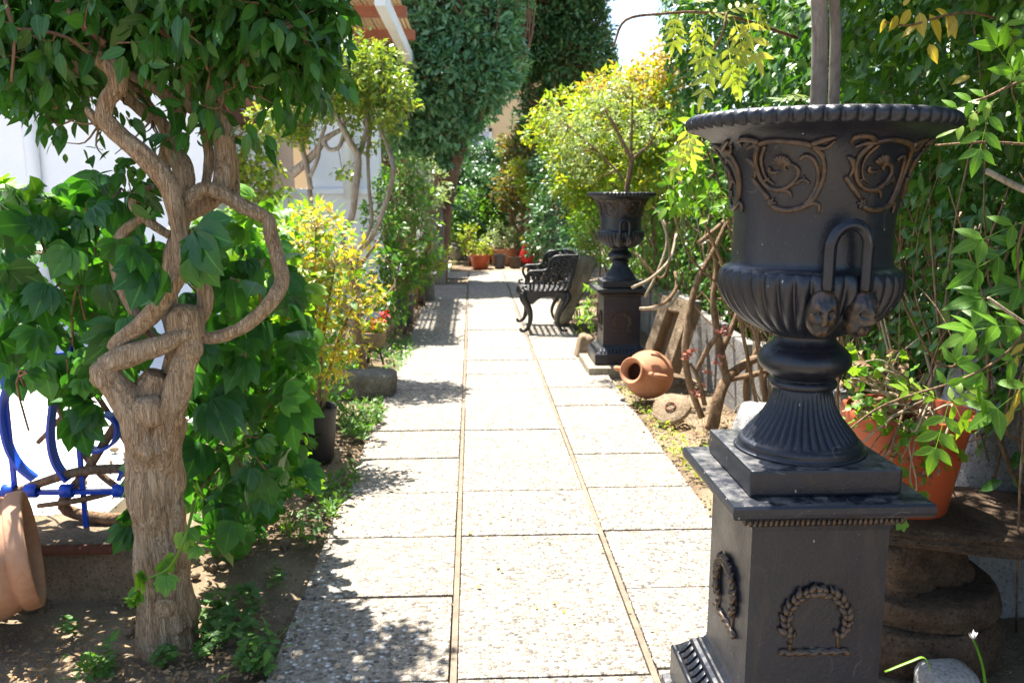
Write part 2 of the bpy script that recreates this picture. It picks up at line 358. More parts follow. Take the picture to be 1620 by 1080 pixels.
# leaf colours (sun shining through makes them yellower)
MT['lf_goldgreen'] = leaf_mat('lf_goldgreen', [(.22, .36, .05), (.36, .44, .07), (.52, .52, .14)], (1.3, 1.25, .4), .45, .45)
MT['lf_vine'] = leaf_mat('lf_vine', [(.055, .19, .018), (.10, .27, .024), (.18, .33, .03), (.30, .38, .045)], (1.4, 1.4, .4), .45, .42)
MT['lf_crown'] = leaf_mat('lf_crown', [(.016, .062, .010), (.030, .098, .014), (.055, .145, .022)], (1.3, 1.6, .5), .30, .33)
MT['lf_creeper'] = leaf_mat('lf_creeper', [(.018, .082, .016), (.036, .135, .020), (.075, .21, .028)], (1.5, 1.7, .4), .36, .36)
MT['lf_creeper_lit'] = leaf_mat('lf_creeper_lit', [(.060, .18, .02), (.11, .26, .028), (.19, .33, .035)], (1.5, 1.5, .4), .45, .45)  # creeper green again, paler and yellower to paint in sunlight
MT['lf_gold'] = leaf_mat('lf_gold', [(.30, .36, .05), (.50, .42, .05), (.66, .36, .07), (.58, .50, .07), (.40, .42, .05)], (1.25, 1.2, .4), .55, .5)
MT['lf_boug'] = leaf_mat('lf_boug', [(.05, .12, .02), (.09, .17, .03), (.17, .22, .035), (.24, .23, .04)], (1.4, 1.5, .4), .38, .32)
MT['lf_dark'] = leaf_mat('lf_dark', [(.030, .075, .038), (.058, .118, .060), (.11, .185, .10)], (1.1, 1.4, .6), .32, .32, False)
MT['lf_darker'] = leaf_mat('lf_darker', [(.016, .046, .016), (.028, .070, .022), (.052, .110, .036)], (1.1, 1.4, .6), .2, .35, False)
MT['lf_hedge'] = leaf_mat('lf_hedge', [(.016, .072, .010), (.032, .115, .015), (.060, .165, .02), (.12, .21, .025)], (1.4, 1.5, .4), .34, .34)
MT['lf_lime'] = leaf_mat('lf_lime', [(.085, .22, .02), (.15, .29, .028), (.26, .34, .035), (.40, .36, .05)], (1.4, 1.35, .4), .52, .45)
MT['lf_gold_hedge'] = leaf_mat('lf_gold_hedge', [(.36, .33, .05), (.46, .38, .06), (.50, .32, .06)], (1.3, 1.2, .4), .45, .5)
MT['lf_silver'] = leaf_mat('lf_silver', [(.16, .24, .10), (.24, .31, .14), (.34, .38, .20)], (1.2, 1.3, .6), .38, .35)
MT['lf_mid'] = leaf_mat('lf_mid', [(.030, .105, .015), (.065, .165, .022), (.13, .23, .03)], (1.4, 1.5, .4), .38, .4)
MT['lf_cycad'] = leaf_mat('lf_cycad', [(.016, .055, .030), (.028, .080, .040)], (1.2, 1.4, .5), .15, .35)
MT['lf_clover'] = leaf_mat('lf_clover', [(.06, .16, .035), (.10, .22, .045), (.15, .26, .05)], (1.3, 1.4, .4), .38, .5)
MT['lf_yellow'] = leaf_mat('lf_yellow', [(.45, .37, .05), (.55, .44, .07), (.62, .50, .14)], (1.2, 1.1, .4), .40, .5)
MT['lf_bright'] = leaf_mat('lf_bright', [(.085, .25, .022), (.15, .34, .03), (.26, .40, .045)], (1.3, 1.3, .4), .45, .4)
MT['lf_dry'] = leaf_mat('lf_dry', [(.28, .17, .08), (.38, .25, .12), (.20, .11, .05)], (1.1, .9, .5), .2, .8)
MT['lf_redgreen'] = leaf_mat('lf_redgreen', [(.08, .15, .03), (.15, .20, .04), (.38, .13, .05), (.12, .2, .04)], (1.3, 1.3, .4), .38, .45)
# ------------------------------------------------------------------ ground, path
PX = [-.62, -.065, .528, 1.05]; ROW = .527; Y0 = gp(718, 941)[1]
PATH_END = 14.8
def ground():
    xs = np.concatenate([[-300, -60, -20, -9, -6.5], np.arange(-5, 5.01, .07), [6.5, 9, 20, 60, 300]])
    ys = np.concatenate([[-300, -40, -8, -2], np.arange(-.6, 11, .07), np.arange(11, 20, .3), [22, 30, 60, 120, 500]])
    X, Y = np.meshgrid(xs, ys); P = np.stack([X, Y, 0 * X], -1)
    Z = -.022 + .05 * fbm(P, 1.3, 3) + .035 * fbm(P, 6, 4) + .025 * fbm(P, 17, 9)
    inp = np.clip(np.minimum(X - (PX[0] - .03), (PX[3] + .03) - X) / .04, 0, 1) * (Y < PATH_END + .1)
    Z = Z * (1 - inp) + inp * -.07
    edge = np.exp(-(np.minimum(abs(X - PX[0]), abs(X - PX[3])) / .12) ** 2) * (1 - inp); Z = Z - edge * .01
    court = (X < -1.62) & (Y > 3.1) & (Y < 13); Z = np.where(court, -.12, Z)
    far = (np.abs(X) > 5.2) | (Y > 16); Z = np.where(far, -.03, Z)
    V = np.stack([X, Y, Z], -1).reshape(-1, 3); nx = len(xs); F = []
    for j in range(len(ys) - 1):
        for i in range(nx - 1): F.append((j * nx + i, j * nx + i + 1, (j + 1) * nx + i + 1, (j + 1) * nx + i))
    mb = MB(); mb.add(V, F); structure('ground', mb.mesh('ground'), MT['soil'], 'brown garden soil either side of the path')
ground()
mb = MB(); mb.box(((PX[0] + PX[3]) / 2, 6.4, -.045), (PX[3] - PX[0] - .02, 16.8, .03))
path = structure('path', mb.mesh('path', False), MT['mortar_dark'], 'garden path of square exposed aggregate paving slabs')
for x in PX[1:3]:
    mb = MB(); mb.box((x, 6.4, -.0225), (.019, 16.8, .030)); obj('mortar_joint', mb.mesh('mortar_joint', False), MT['mortar'], path)
slab_me = []
for k in range(3):
    mb = MB(); w = PX[k + 1] - PX[k] - .027; mb.box((0, 0, -.022), (w, ROW - .011, .044), bev=.004); me = mb.mesh('paving_slab', False); me.materials.append(MT['slab']); slab_me.append(me)
r0 = -int((Y0 + 1.6) / ROW)
for r in range(r0, 60):
    yc = Y0 + (r + .5) * ROW
    if yc > PATH_END: break
    for k in range(3):
        if k == 0 and 12.6 < yc < 13.9: continue
        xc = (PX[k] + PX[k + 1]) / 2
        o = obj('paving_slab', slab_me[k], None, path, world=False)
        o.scale = (1 + rng.normal(0, .003), 1 + rng.normal(0, .003), 1)
        o.location = (xc + rng.normal(0, .0012), yc + rng.normal(0, .003) + (.03 if k == 2 else 0), rng.normal(0, .0016))
        o.rotation_euler = (rng.normal(0, .0025), rng.normal(0, .0025), rng.normal(0, .002) + (math.pi if rng.random() < .5 else 0))
# pale side paving where the path opens out at the far end, on the left
mb = MB(); mb.box((-1.9, 15.4, -.03), (3.0, 2.6, .06), bev=.01)
structure('side_path', mb.mesh('side_path', False), MT['pale_paving'], 'sunlit pale paving opening left at the far end')
mb = MB(); mb.box((-4.6, 5.9, -.06), (5.9, 5.2, .06)); structure('courtyard_floor', mb.mesh('courtyard', False), MT['pale_paving'], 'pale courtyard paving behind the blue railing')

# ------------------------------------------------------------------ cast iron urns and pedestals
FOOT = [(.0, 0), (.121, 0), (.1225, .006), (.122, .016), (.117, .021), (.113, .024), (.104, .034), (.090, .050), (.077, .066), (.066, .085), (.060, .103), (.057, .117), (.056, .120)]
KNOB = [(.056, .120), (.064, .123), (.0665, .129), (.064, .135), (.057, .138), (.060, .142), (.074, .150), (.086, .160), (.0905, .171), (.088, .184), (.078, .196), (.065, .206), (.059, .216), (.059, .221)]
BOWL = [(.059, .221), (.066, .223), (.083, .229), (.104, .238), (.126, .251), (.145, .267), (.159, .285), (.168, .303), (.172, .320), (.172, .334), (.168, .345), (.160, .350)]
BODY = [(.160, .350), (.154, .354), (.1505, .362), (.1495, .380), (.149, .410), (.150, .440), (.154, .470), (.161, .500), (.171, .527), (.184, .550), (.201, .569), (.222, .583), (.243, .591), (.250, .594)]
RIM = [(.250, .594), (.254, .594), (.2595, .598), (.2625, .605), (.2615, .613), (.256, .619), (.248, .621), (.238, .618), (.215, .600), (.180, .570), (.16, .545)]
def _sc(pr): return [(r * (1 - .055 * min(1, max(0, (z - .47) / .12))), z * 1.06) for r, z in pr]
FOOT, KNOB, BOWL, BODY, RIM = map(_sc, (FOOT, KNOB, BOWL, BODY, RIM))
def urn_body(t, m):
    def gad(r, z, th, i): return r * (1 + .085 * np.sin(np.pi * np.clip((z - .234) / .136, 0, 1)) ** .6 * (np.abs(np.sin(18 * th)) ** .7 - .7)), z
    def flu(r, z, th, i): return r * (1 + .075 * np.clip((z - .0245) / .01, 0, 1) * np.clip((.124 - z) / .015, 0, 1) * (np.abs(np.sin(20 * th)) ** .6 - .7)), z
    def bead(r, z, th, i):
        k = np.exp(-((z - .642) / .0117) ** 2) * (r > .228); return r + k * .0125 * (np.abs(np.sin(28 * th)) ** .55 - .75), z + k * .004 * (np.abs(np.sin(28 * th)) - .5) * np.sign(z - .64)
    for nm, pr, n, fn in (('foot', FOOT, 320, flu), ('knop', KNOB, 96, None), ('gadrooned_bowl', BOWL, 360, gad), ('body', BODY, 128, None), ('beaded_rim', RIM, 448, bead)):
        q = np.array(pr); q = catmull(q, 3) if nm in ('gadrooned_bowl', 'body', 'foot') else (catmull(q, 2) if nm == 'beaded_rim' else catmull(q, 3)); q[:, 0] = np.maximum(q[:, 0], 0)
        mb = MB(); mb.lathe(q, n, fn=fn); mb.build(nm, m, t, world=False)
    mb = MB(); mb.box((0, 0, -.026), (.292, .292, .052), bev=.006); mb.build('square_base', m, t, world=False, smooth=False)
BP = np.array(BODY + BOWL[-3:]); BP = BP[np.argsort(BP[:, 1])]
def surf(phi, z, off):
    r = np.interp(z, BP[:, 1], BP[:, 0]); e = .004; s = (np.interp(z + e, BP[:, 1], BP[:, 0]) - np.interp(z - e, BP[:, 1], BP[:, 0])) / (2 * e)
    nr = 1 / np.sqrt(1 + s * s); rr = r + off * nr; zz = z - off * s * nr
    return np.stack([rr * np.cos(phi), rr * np.sin(phi), zz], -1)
SCROLL = [  # acanthus scroll: (polyline, thickness); units of the cast panel, its centre at (740, 505)
 ([(600, 322), (560, 390), (550, 450), (575, 535), (640, 588), (720, 588), (785, 545), (812, 490), (790, 450), (750, 438), (728, 458), (745, 478)], [13, 12, 11, 11, 11, 11, 11, 10, 9, 8, 7, 5]),
 ([(640, 330), (600, 390), (590, 450), (610, 520), (660, 560)], [8, 8, 7, 6, 4]),
 ([(490, 400), (520, 420), (540, 470), (520, 520)], [6, 14, 10, 5]),
 ([(500, 515), (560, 585), (620, 648)], [10, 13, 10]),
 ([(640, 690), (700, 712), (780, 712), (860, 688), (910, 672), (942, 690), (938, 735)], [12, 13, 12, 13, 11, 9, 6]),
 ([(860, 688), (915, 630), (945, 550), (955, 470), (935, 395), (885, 335)], [12, 12, 11, 11, 11, 12]),
 ([(820, 415), (850, 392), (890, 412), (920, 480), (918, 570), (880, 650), (840, 690)], [8, 9, 9, 9, 9, 9, 7]),
 ([(600, 318), (680, 302), (760, 306), (840, 320), (885, 340)], [12, 11, 11, 13, 13]),
 ([(610, 305), (560, 285), (500, 290), (490, 325)], [12, 11, 10, 5]),
 ([(610, 320), (560, 325), (515, 345)], [11, 9, 5]),
 ([(880, 330), (935, 305), (990, 290)], [13, 12, 6]), ([(885, 340), (950, 350), (990, 310)], [12, 9, 5]), ([(890, 335), (935, 380), (950, 400)], [10, 8, 5]),
 ([(790, 560), (840, 530), (882, 558)], [8, 9, 4]), ([(840, 532), (845, 505)], [7, 3]),
 ([(690, 596), (750, 602), (772, 642)], [8, 9, 4]), ([(640, 455), (635, 478), (665, 490), (700, 480)], [9, 9, 8, 5]),
 ([(575, 540), (600, 535), (632, 520)], [7, 6, 3]),
] + [([(715, 450), (715 + 58 * math.sin(a), 445 - 58 * math.cos(a))], [6, 9]) for a in np.linspace(-1.1, 1.1, 7)] \
  + [([(635, 672), (635 + 38 * math.cos(a), 672 + 38 * math.sin(a))], [11, 4]) for a in np.linspace(0, 2 * math.pi, 6, endpoint=False)]
def relief(phi0, flip, zc=.545, s=.000295):
    mb = MB()
    for pl, th in SCROLL:
        q = catmull(np.column_stack([np.array(pl, float), th]), 4 if len(pl) > 2 else 2)
        ph = phi0 + (q[:, 0] - 740) * s / .163 * (-1 if flip else 1); z = zc + (505 - q[:, 1]) * s
        mb.tube(surf(ph, z, .0022), np.maximum(q[:, 2] * s * 1.45, .0008), 7, res=1)
    return mb
def mask_mesh(phi, m, t, zc=.300):
    bm = bmesh.new(); bmesh.ops.create_icosphere(bm, subdivisions=4, radius=1)
    V = np.array([v.co[:] for v in bm.verts]); F = [[v.index for v in f.verts] for f in bm.faces]; bm.free()
    x, y, z = V[:, 0], V[:, 1], V[:, 2]; fr = np.clip(y, 0, 1)          # +y faces out, z up, x across
    g = lambda cx, cz, sx, sz: np.exp(-((x - cx) / sx) ** 2 - ((z - cz) / sz) ** 2)
    d = .75 * g(0, -.02, .15, .24) + .30 * g(0, .30, .55, .10) - .50 * g(.33, .12, .18, .12) - .50 * g(-.33, .12, .18, .12) + .10 * g(.36, -.12, .2, .2) + .10 * g(-.36, -.12, .2, .2)
    d = d - .35 * g(0, -.38, .28, .06) + .22 * g(0, -.29, .32, .05) + .2 * g(0, -.47, .22, .05) + .25 * g(0, -.72, .4, .22)
    d = d + .16 * np.sin(x * 20) * (z > .42) + .13 * np.sin(x * 18 + 2 * z) * (z < -.5) + .14 * np.exp(-((z - .52) / .16) ** 2)
    V = V + np.stack([0 * x, fr * d, 0 * x], 1); V = V * np.array([.0300, .028, .047])
    r = np.interp(zc, [b[1] for b in BOWL], [b[0] for b in BOWL]) + .004
    a = phi - math.pi / 2; c, s_ = math.cos(a), math.sin(a); tilt = rot3(rx=-.25)
    V = V @ tilt.T; V = np.stack([V[:, 0] * c - V[:, 1] * s_, V[:, 0] * s_ + V[:, 1] * c, V[:, 2]], 1) + np.array([r * math.cos(phi), r * math.sin(phi), zc])
    mb = MB(); mb.add(V, F); mb.build('face_mask', m, t, world=False)
def make_urn():
    t = thing('urn', '', 'urn'); urn_body(t, MT['iron'])
    for k in range(6):
        relief(R(-129 + k * 60), False).build('scroll_relief', MT['iron_bronze'], t, world=False)
    for h0 in (-90, 90):
        p = []
        for a in np.linspace(0, 1, 15):
            u = -1 + 2 * a; ang = R(h0) + R(11.5) * (u if abs(u) < 1 else u); 
            p.append(None)
        pts = []
        for zz in (.342, .372, .410): pts.append((-11.0, zz, .178))
        for q in np.linspace(math.pi * .94, math.pi * .06, 8): pts.append((11.0 * math.cos(q), .417 + .042 * math.sin(q), .180))
        for zz in (.410, .372, .342): pts.append((11.0, zz, .178))
        W_ = [(r * math.cos(R(h0 + a)), r * math.sin(R(h0 + a)), z) for a, z, r in pts]
        mb = MB(); mb.tube(W_, .0100, 16, res=4, disp=lambda th, l, r: .16 * np.cos(4 * th)); mb.build('handle', MT['iron'], t, world=False)
        for s in (-1, 1): mask_mesh(R(h0 + 12.5 * s), MT['iron_bronze'], t)
    mb = MB(); mb.lathe([(0, .585), (.09, .588), (.158, .580)], 48); mb.build('earth', MT['pot_earth'], t, world=False)
    return t
def wreath(mb, W=.070, Hh=.067):
    path_ = []
    for q in np.linspace(math.pi * 1.22, -math.pi * .22, 22): path_.append((W * .86 * math.cos(q), .004 + Hh * .90 * math.sin(q)))
    path_ = [(-W * .70, -Hh * .92)] + path_ + [(W * .70, -Hh * .92)]
    C = catmull(np.array([(x, 0, z) for x, z in path_]), 1); n = len(C); mb.tube(C, .0045, 6, res=1)
    tp, tf = tube([(0, 0, 0), (.006, -.004, 0), (.014, -.004, 0), (.021, 0, 0)], [.001, .0056, .0052, .001], 7, 2)
    for i in range(1, n - 1):
        tng = (C[i + 1] - C[i - 1]) * (1 if i < n / 2 else -1); a = math.atan2(tng[2], tng[0])
        for s in (-1, 1):
            for w in ((.62,), (.45,))[i % 2]:
                b = a + s * w; Rm = np.array([[math.cos(b), 0, -math.sin(b)], [0, 1, 0], [math.sin(b), 0, math.cos(b)]])
                mb.add(tp @ Rm.T * rng.uniform(.85, 1.2) + C[i] + np.array([0, -.003, 0]), tf)
        if i % 2:
            q = rock_pts; mb.add(q[0] * .0042 + C[i] + np.array([rng.normal(0, .005), -.006, rng.normal(0, .005)]), q[1])
    tw = [(x, -.002 + .001 * math.sin(k), -Hh * .98 + .0015 * math.sin(k * 2.0)) for k, x in enumerate(np.linspace(-W * 1.0, W * 1.0, 13))]
    mb.tube(tw, .0065, 8, res=3, disp=lambda th, l, r: .3 * np.cos(2 * th + l * 260))
_b = bmesh.new(); bmesh.ops.create_icosphere(_b, subdivisions=1, radius=1); rock_pts = (np.array([v.co[:] for v in _b.verts]), [[v.index for v in f.verts] for f in _b.faces]); _b.free()
def square_ring(prof, n=1):
    """mitred square moulding: profile of (half width, z)"""
    mb = MB(); V = []; F = []
    for w, z in prof: V += [(-w, -w, z), (w, -w, z), (w, w, z), (-w, w, z)]
    for i in range(len(prof) - 1):
        for j in range(4): k = (j + 1) % 4; F.append((i * 4 + j, i * 4 + k, (i + 1) * 4 + k, (i + 1) * 4 + j))
    F.append((3, 2, 1, 0)); m = (len(prof) - 1) * 4; F.append((m, m + 1, m + 2, m + 3)); mb.add(V, F); return mb
def leaf_moulding(w, z, h, d, n, slope=0.0, fl=1.0):
    """row of small raised leaves around a square moulding"""
    mb = MB(); tp, tf = tube([(0, 0, -h / 2), (0, -d, 0), (0, -d * .3, h / 2)], [.2 * h, .32 * h, .22 * h], 6, 2); tp = tp * np.array([1, fl, 1])
    for s in range(4):
        c, sn = math.cos(s * math.pi / 2), math.sin(s * math.pi / 2)
        for i in range(n):
            x = -w + (i + .5) * 2 * w / n; P = tp * np.array([w / n / h * 2.6, 1, 1]) + np.array([x, -w, z]); P[:, 1] -= slope * (z + h / 2 - P[:, 2])
            mb.add(np.stack([P[:, 0] * c - P[:, 1] * sn, P[:, 0] * sn + P[:, 1] * c, P[:, 2]], 1), tf)
    return mb
def make_pedestal(base=0.0):
    t = thing('pedestal', '', 'pedestal'); I = MT['iron']; B = base
    if base: mb = MB(); mb.box((0, 0, base / 2), (.44, .44, base - .001), bev=.012); mb.build('base_block', I, t, world=False, smooth=False)
    square_ring([(.199, B), (.201, B + .004), (.201, B + .078), (.197, B + .083)]).build('plinth', I, t, world=False, smooth=False)
    square_ring([(.193, B + .083), (.189, B + .088), (.184, B + .092), (.166, B + .110), (.162, B + .118), (.154, B + .121), (.150, B + .127)]).build('plinth_moulding', I, t, world=False, smooth=False)
    leaf_moulding(.1675, B + .101, .024, .0004, 13, .95, .38).build('leaf_band', I, t, world=False)
    square_ring([(.145, B + .128), (.137, B + .140), (.135, B + .150), (.1345, B + .50), (.137, B + .515)]).build('shaft', I, t, world=False, smooth=False)
    square_ring([(.139, B + .512), (.147, B + .520), (.152, B + .524), (.152, B + .532), (.165, B + .540), (.178, B + .545)]).build('cornice', I, t, world=False, smooth=False)
    leaf_moulding(.1515, B + .526, .014, .003, 30).build('egg_band', MT['iron_bronze'], t, world=False)
    square_ring([(.186, B + .545), (.190, B + .549), (.192, B + .556), (.1915, B + .567), (.188, B + .572), (.10, B + .573)]).build('top_plate', I, t, world=False, smooth=False)
    mb = MB(); wreath(mb); V = np.vstack(mb.v)
    for s in range(4):
        c, sn = math.cos(s * math.pi / 2), math.sin(s * math.pi / 2); P = V + np.array([0, -.1350, B + .315])
        m2 = MB(); m2.add(np.stack([P[:, 0] * c - P[:, 1] * sn, P[:, 0] * sn + P[:, 1] * c, P[:, 2]], 1), mb.f); m2.build('wreath', MT['iron_bronze'], t, world=False)
    return t
PED1 = np.array([.666, 1.669]); PBASE = .255
ped1 = make_pedestal(PBASE); tag(ped1, 'black square iron pedestal with bronze wreaths under the large foreground urn', 'pedestal'); ped1.location = (*PED1, 0)
urn1 = make_urn(); tag(urn1, 'large black iron urn with bronze scrolls and handle in the foreground', 'urn', 'cast iron urns'); urn1.location = (*PED1, PBASE + .573 + .053)
ped1['group'] = 'cast iron pedestals'
# the second pair down the path
P2 = gp(972, 590); P2 = np.array([P2[0] + .07, P2[1] + .26])
mb = MB(); mb.box((P2[0] + .03, P2[1] - .02, .01), (.62, .62, .09), bev=.012); tag(mb.build('stone_slab', MT['concrete_warm'], None, smooth=False), 'flat stone slab under the farther black pedestal', 'stone slab')
ped2 = make_pedestal(0); tag(ped2, 'black square iron pedestal beside the path under the farther urn', 'pedestal', 'cast iron pedestals'); ped2.location = (P2[0], P2[1], .056); ped2.scale = (1.08, 1.08, 1.03)
urn2 = copy_tree(urn1); tag(urn2, 'smaller looking farther black urn holding a thin leafy tree', 'urn', 'cast iron urns'); urn2.location = (P2[0], P2[1], .056 + (.573 + .053) * 1.03 + .002); urn2.scale = (1.07, 1.07, 1.03)

# ------------------------------------------------------------------ cast iron garden chair
def make_chair():
    t = thing('garden_chair', 'black cast iron garden chair with pierced scroll sides on the path', 'chair'); I = MT['iron_bench']; Wd = .64
    def spiral(c, r, turns, a0, s=1, n=14): return [(c[0] + r * (1 - k / n * .8) * math.cos(a0 + s * k / n * turns * 2 * math.pi), c[1] + r * (1 - k / n * .8) * math.sin(a0 + s * k / n * turns * 2 * math.pi)) for k in range(n + 1)]
    def lift(pl, w): return [(x, w, z) for x, z in pl]
    outline = [(.055, .395), (.06, .45), (.035, .50), (.03, .545), (.06, .580), (.12, .586), (.185, .590), (.225, .615), (.235, .665), (.265, .708), (.31, .725), (.40, .728), (.488, .726)]
    for w, nm in ((0, 'side_panel'), (Wd, 'side_panel')):
        mb = MB(); mb.tube(lift(outline, w), .0125, 8, res=4)
        mb.tube(lift([(.488, .727), (.46, .62), (.40, .40)], w), .014, 8, res=3); mb.tube(lift([(.0, .392), (.2, .39), (.40, .392)], w), .013, 8, res=2)
        mb.tube(lift([(.055, .395), (.01, .405), (-.01, .43), (.015, .445), (.025, .43)], w), .010, 8, res=4)
        for c, r, a0, s in (((.11, .525), .045, 0, 1), ((.20, .535), .042, 2, -1), ((.285, .55), .048, 1, 1), ((.365, .56), .045, 3, -1), ((.29, .645), .045, 0, 1), ((.375, .655), .05, 2, -1), ((.43, .60), .035, 1, 1), ((.44, .685), .030, 2, 1), ((.33, .70), .02, 2, 1)):
            mb.tube(lift(spiral(c, r, 1.3, a0, s), w), .0145, 6, res=2)
        for x in np.linspace(.075, .385, 8): mb.tube(lift([(x, .395), (x + .012 + .03 * (x / .4), .44), (x + .005 + .04 * x / .4, .49)], w), .0115, 6, res=2)
        for z0, xa, xb in ((.475, .055, .435), (.60, .23, .46)): mb.tube(lift([(xa, z0), ((xa + xb) / 2, z0 + .014), (xb, z0)], w), .009, 6, res=3)
        o = mb.build(nm, I, t, world=False)
        # apron and cabriole legs of this side, cast about 18 mm thick
        ap = [(-.01, .39), (.40, .39), (.43, .35), (.42, .31), (.36, .29), (.33, .335), (.25, .345), (.17, .34), (.12, .31), (.085, .275), (.03, .28), (-.02, .33)]
        V = [(x, w - .009, z) for x, z in ap] + [(x, w + .009, z) for x, z in ap]; n = len(ap)
        mb = MB(); mb.add(V, [tuple(range(n)), tuple(range(2 * n - 1, n - 1, -1))] + [(i, i + n, (i + 1) % n + n, (i + 1) % n) for i in range(n)]); mb.build('apron', I, t, world=False, smooth=False)
        mb = MB(); mb.tube(lift([(.0, .385), (.0, .33), (.03, .27), (.058, .20), (.06, .12), (.04, .05), (.005, .022), (-.022, .026), (-.03, .05)], w), [.030, .038, .034, .026, .022, .019, .016, .016, .010], 10, res=4, flat=.7); mb.build('leg', I, t, world=False)
        mb = MB(); mb.tube(lift([(.40, .385), (.41, .34), (.375, .27), (.335, .20), (.315, .13), (.325, .07), (.355, .025), (.385, .020), (.405, .035)], w), [.034, .042, .034, .026, .022, .019, .017, .018, .011], 10, res=4, flat=.7); mb.build('leg', I, t, world=False)
    mb = MB()                                             # pierced seat
    for x in (0, .40): mb.box((x, Wd / 2, .39), (.03, Wd, .016))
    for k in range(7):
        for j in range(11):
            c = (.03 + k * .056, .03 + j * .06, .392); a = np.linspace(0, 2 * math.pi, 9)
            mb.tube([(c[0] + .027 * math.cos(q), c[1] + .03 * math.sin(q), c[2]) for q in a], .0075, 5, res=1, cap=False)
    for j in range(12): mb.box((.2, j * .06, .391), (.40, .010, .010))
    mb.build('seat', I, t, world=False)
    mb = MB()                                             # leaning pierced back between the sides
    for z0, x0, r in ((.41, .405, .012), (.727, .488, .014)): mb.tube([(x0, 0, z0), (x0, Wd / 2, z0 + (.02 if z0 > .6 else 0)), (x0, Wd, z0)], r, 8, res=4)
    for j in range(9):
        for k in range(4):
            zc = .455 + k * .072; xc = .405 + (zc - .41) * .262; w0 = .045 + j * .071
            mb.tube([(xc + b * .262, w0 + a, zc + b) for a, b in spiral((0, 0), .040, 1.2, j * 1.3 + k, 1 if (j + k) % 2 else -1, 10)], .0085, 5, res=1)
        mb.tube([(.405, .01 + j * .0795, .41), (.447, .01 + j * .0795 + .012, .57), (.488, .01 + j * .0795, .727)], .008, 6, res=2)
    mb.build('backrest', I, t, world=False)
    return t
chair = make_chair(); c0 = gp(830, 527); chair.location = (c0[0] - .01, c0[1], 0.0); chair.scale = (1.08, 1.05, 1.05)
# ------------------------------------------------------------------ house, porch, pergola, walls
def V3(*a): return np.array(a, float)
YH = 8.5
hx = at(335, 200, YH)[0]
house = thing('house', 'whitewashed house wall with white downpipe beyond the blue railing', 'house', (hx - 3, YH, 0))
mb = MB(); mb.box((hx - 4.5, YH + 1.5, 1.75), (9.0, 3.0, 3.6), bev=.01); mb.build('wall', MT['whitewash'], house, smooth=False)
pp = at(46, 200, YH - .06); mb = MB(); mb.tube([(pp[0], YH - .06, -.05), (pp[0], YH - .06, 3.4)], .062, 20); dp = mb.build('downpipe', MT['white_paint'], house)
for yy in (163, 420): c = at(46, yy, YH - .06); mb = MB(); mb.lathe([(.064, -.03), (.076, -.03), (.076, .03), (.064, .03)], 24, c); mb.build('collar', MT['white_paint'], dp)
mb = MB(); mb.box((hx - 4.5, YH + 1.2, 3.62), (9.3, 3.9, .14), bev=.01); mb.build('roof', MT['roof_tile'], house, smooth=False)
# porch: low eave running back along the house end, pink column
pe = at(362, 168, YH + .1); zt = pe[2]; xe = pe[0]
porch = thing('porch', 'low porch with red tiled eave and round pink column beside the house', 'porch', (xe, YH + 1.5, 0))
mb = MB(); mb.box((xe - .08, YH + 1.9, zt - .06), (.16, 3.6, .14), bev=.01); bmE = mb.build('beam', MT['rust'], porch, smooth=False)
for k in range(13):
    mb = MB(); mb.tube([(xe - .62, YH + .2 + k * .28, zt + .22), (xe + .10, YH + .2 + k * .28, zt + .07)], [.085, .10], 10, flat=.55); mb.build('roof_tile', MT['roof_tile'], porch)
cy = 10.9; cp = at(444, 250, cy)
mb = MB(); mb.lathe([(.16, -.05), (.158, 1.0), (.150, zt - .16), (.175, zt - .15), (.175, zt - .125)], 40, (cp[0], cy, 0)); mb.build('column', MT['pink_plaster'], porch)
mb = MB(); mb.lathe([(.21, -.1), (.21, 1.10), (.19, 1.16), (.165, 1.18)], 32, (cp[0], cy, 0)); mb.build('column_base', MT['pink_plaster'], porch)
b2 = at(318, 250, 10.2); mb = MB(); mb.box((b2[0], 10.2, 1.1), (.28, .28, 2.3), bev=.01); mb.build('post', MT['pink_plaster'], porch, smooth=False)
mb = MB(); mb.box((-5.2, 16.4, 1.55), (6.6, .3, 3.2), bev=.01); tag(mb.build('garden_wall', MT['yellow_plaster'], None, smooth=False), 'cream wall glimpsed beyond the pink column', 'wall')
# white pier and pergola
yp = 9.45; pL, pR = at(487, 260, yp)[0], at(600, 260, yp)[0]
wl = at(345, 310, yp)[0]
gw = thing('garden_wall', 'white garden wall with pier behind the twisted bougainvillea', 'wall', ((wl + pR) / 2, yp, 0))
ztop = at(550, 303, yp)[2]
mb = MB(); mb.box(((wl + pR) / 2, yp + .15, ztop / 2 - .03), (pR - wl, .30, ztop), bev=.008); mb.build('wall', MT['whitewash'], gw, smooth=False)
mb = MB(); mb.box(((wl + pR) / 2 - .01, yp + .15, ztop + .0), (pR - wl + .08, .40, .06), bev=.008); mb.build('coping', MT['whitewash'], gw, smooth=False)
mb = MB(); mb.box(((pL + pR) / 2, yp + .17, (ztop + 2.2) / 2 + .02), (pR - pL - .02, .28, 2.2 - ztop), bev=.01); mb.build('pier', MT['whitewash'], gw, smooth=False)
zb = 3.25; xb = at(603, 16, 9.0)[0]
pg = thing('pergola', 'white pergola roofed with cane strips above the bougainvillea', 'pergola', (xb - 1, 9.2, 0))
mb = MB(); mb.box((xb, 12.1, zb), (.11, 6.4, .16), bev=.006); mb.build('side_beam', MT['white_paint'], pg, smooth=False)
mb = MB(); mb.box((xb - 2.6, 12.1, zb), (.11, 6.4, .16), bev=.006); mb.build('side_beam', MT['white_paint'], pg, smooth=False)
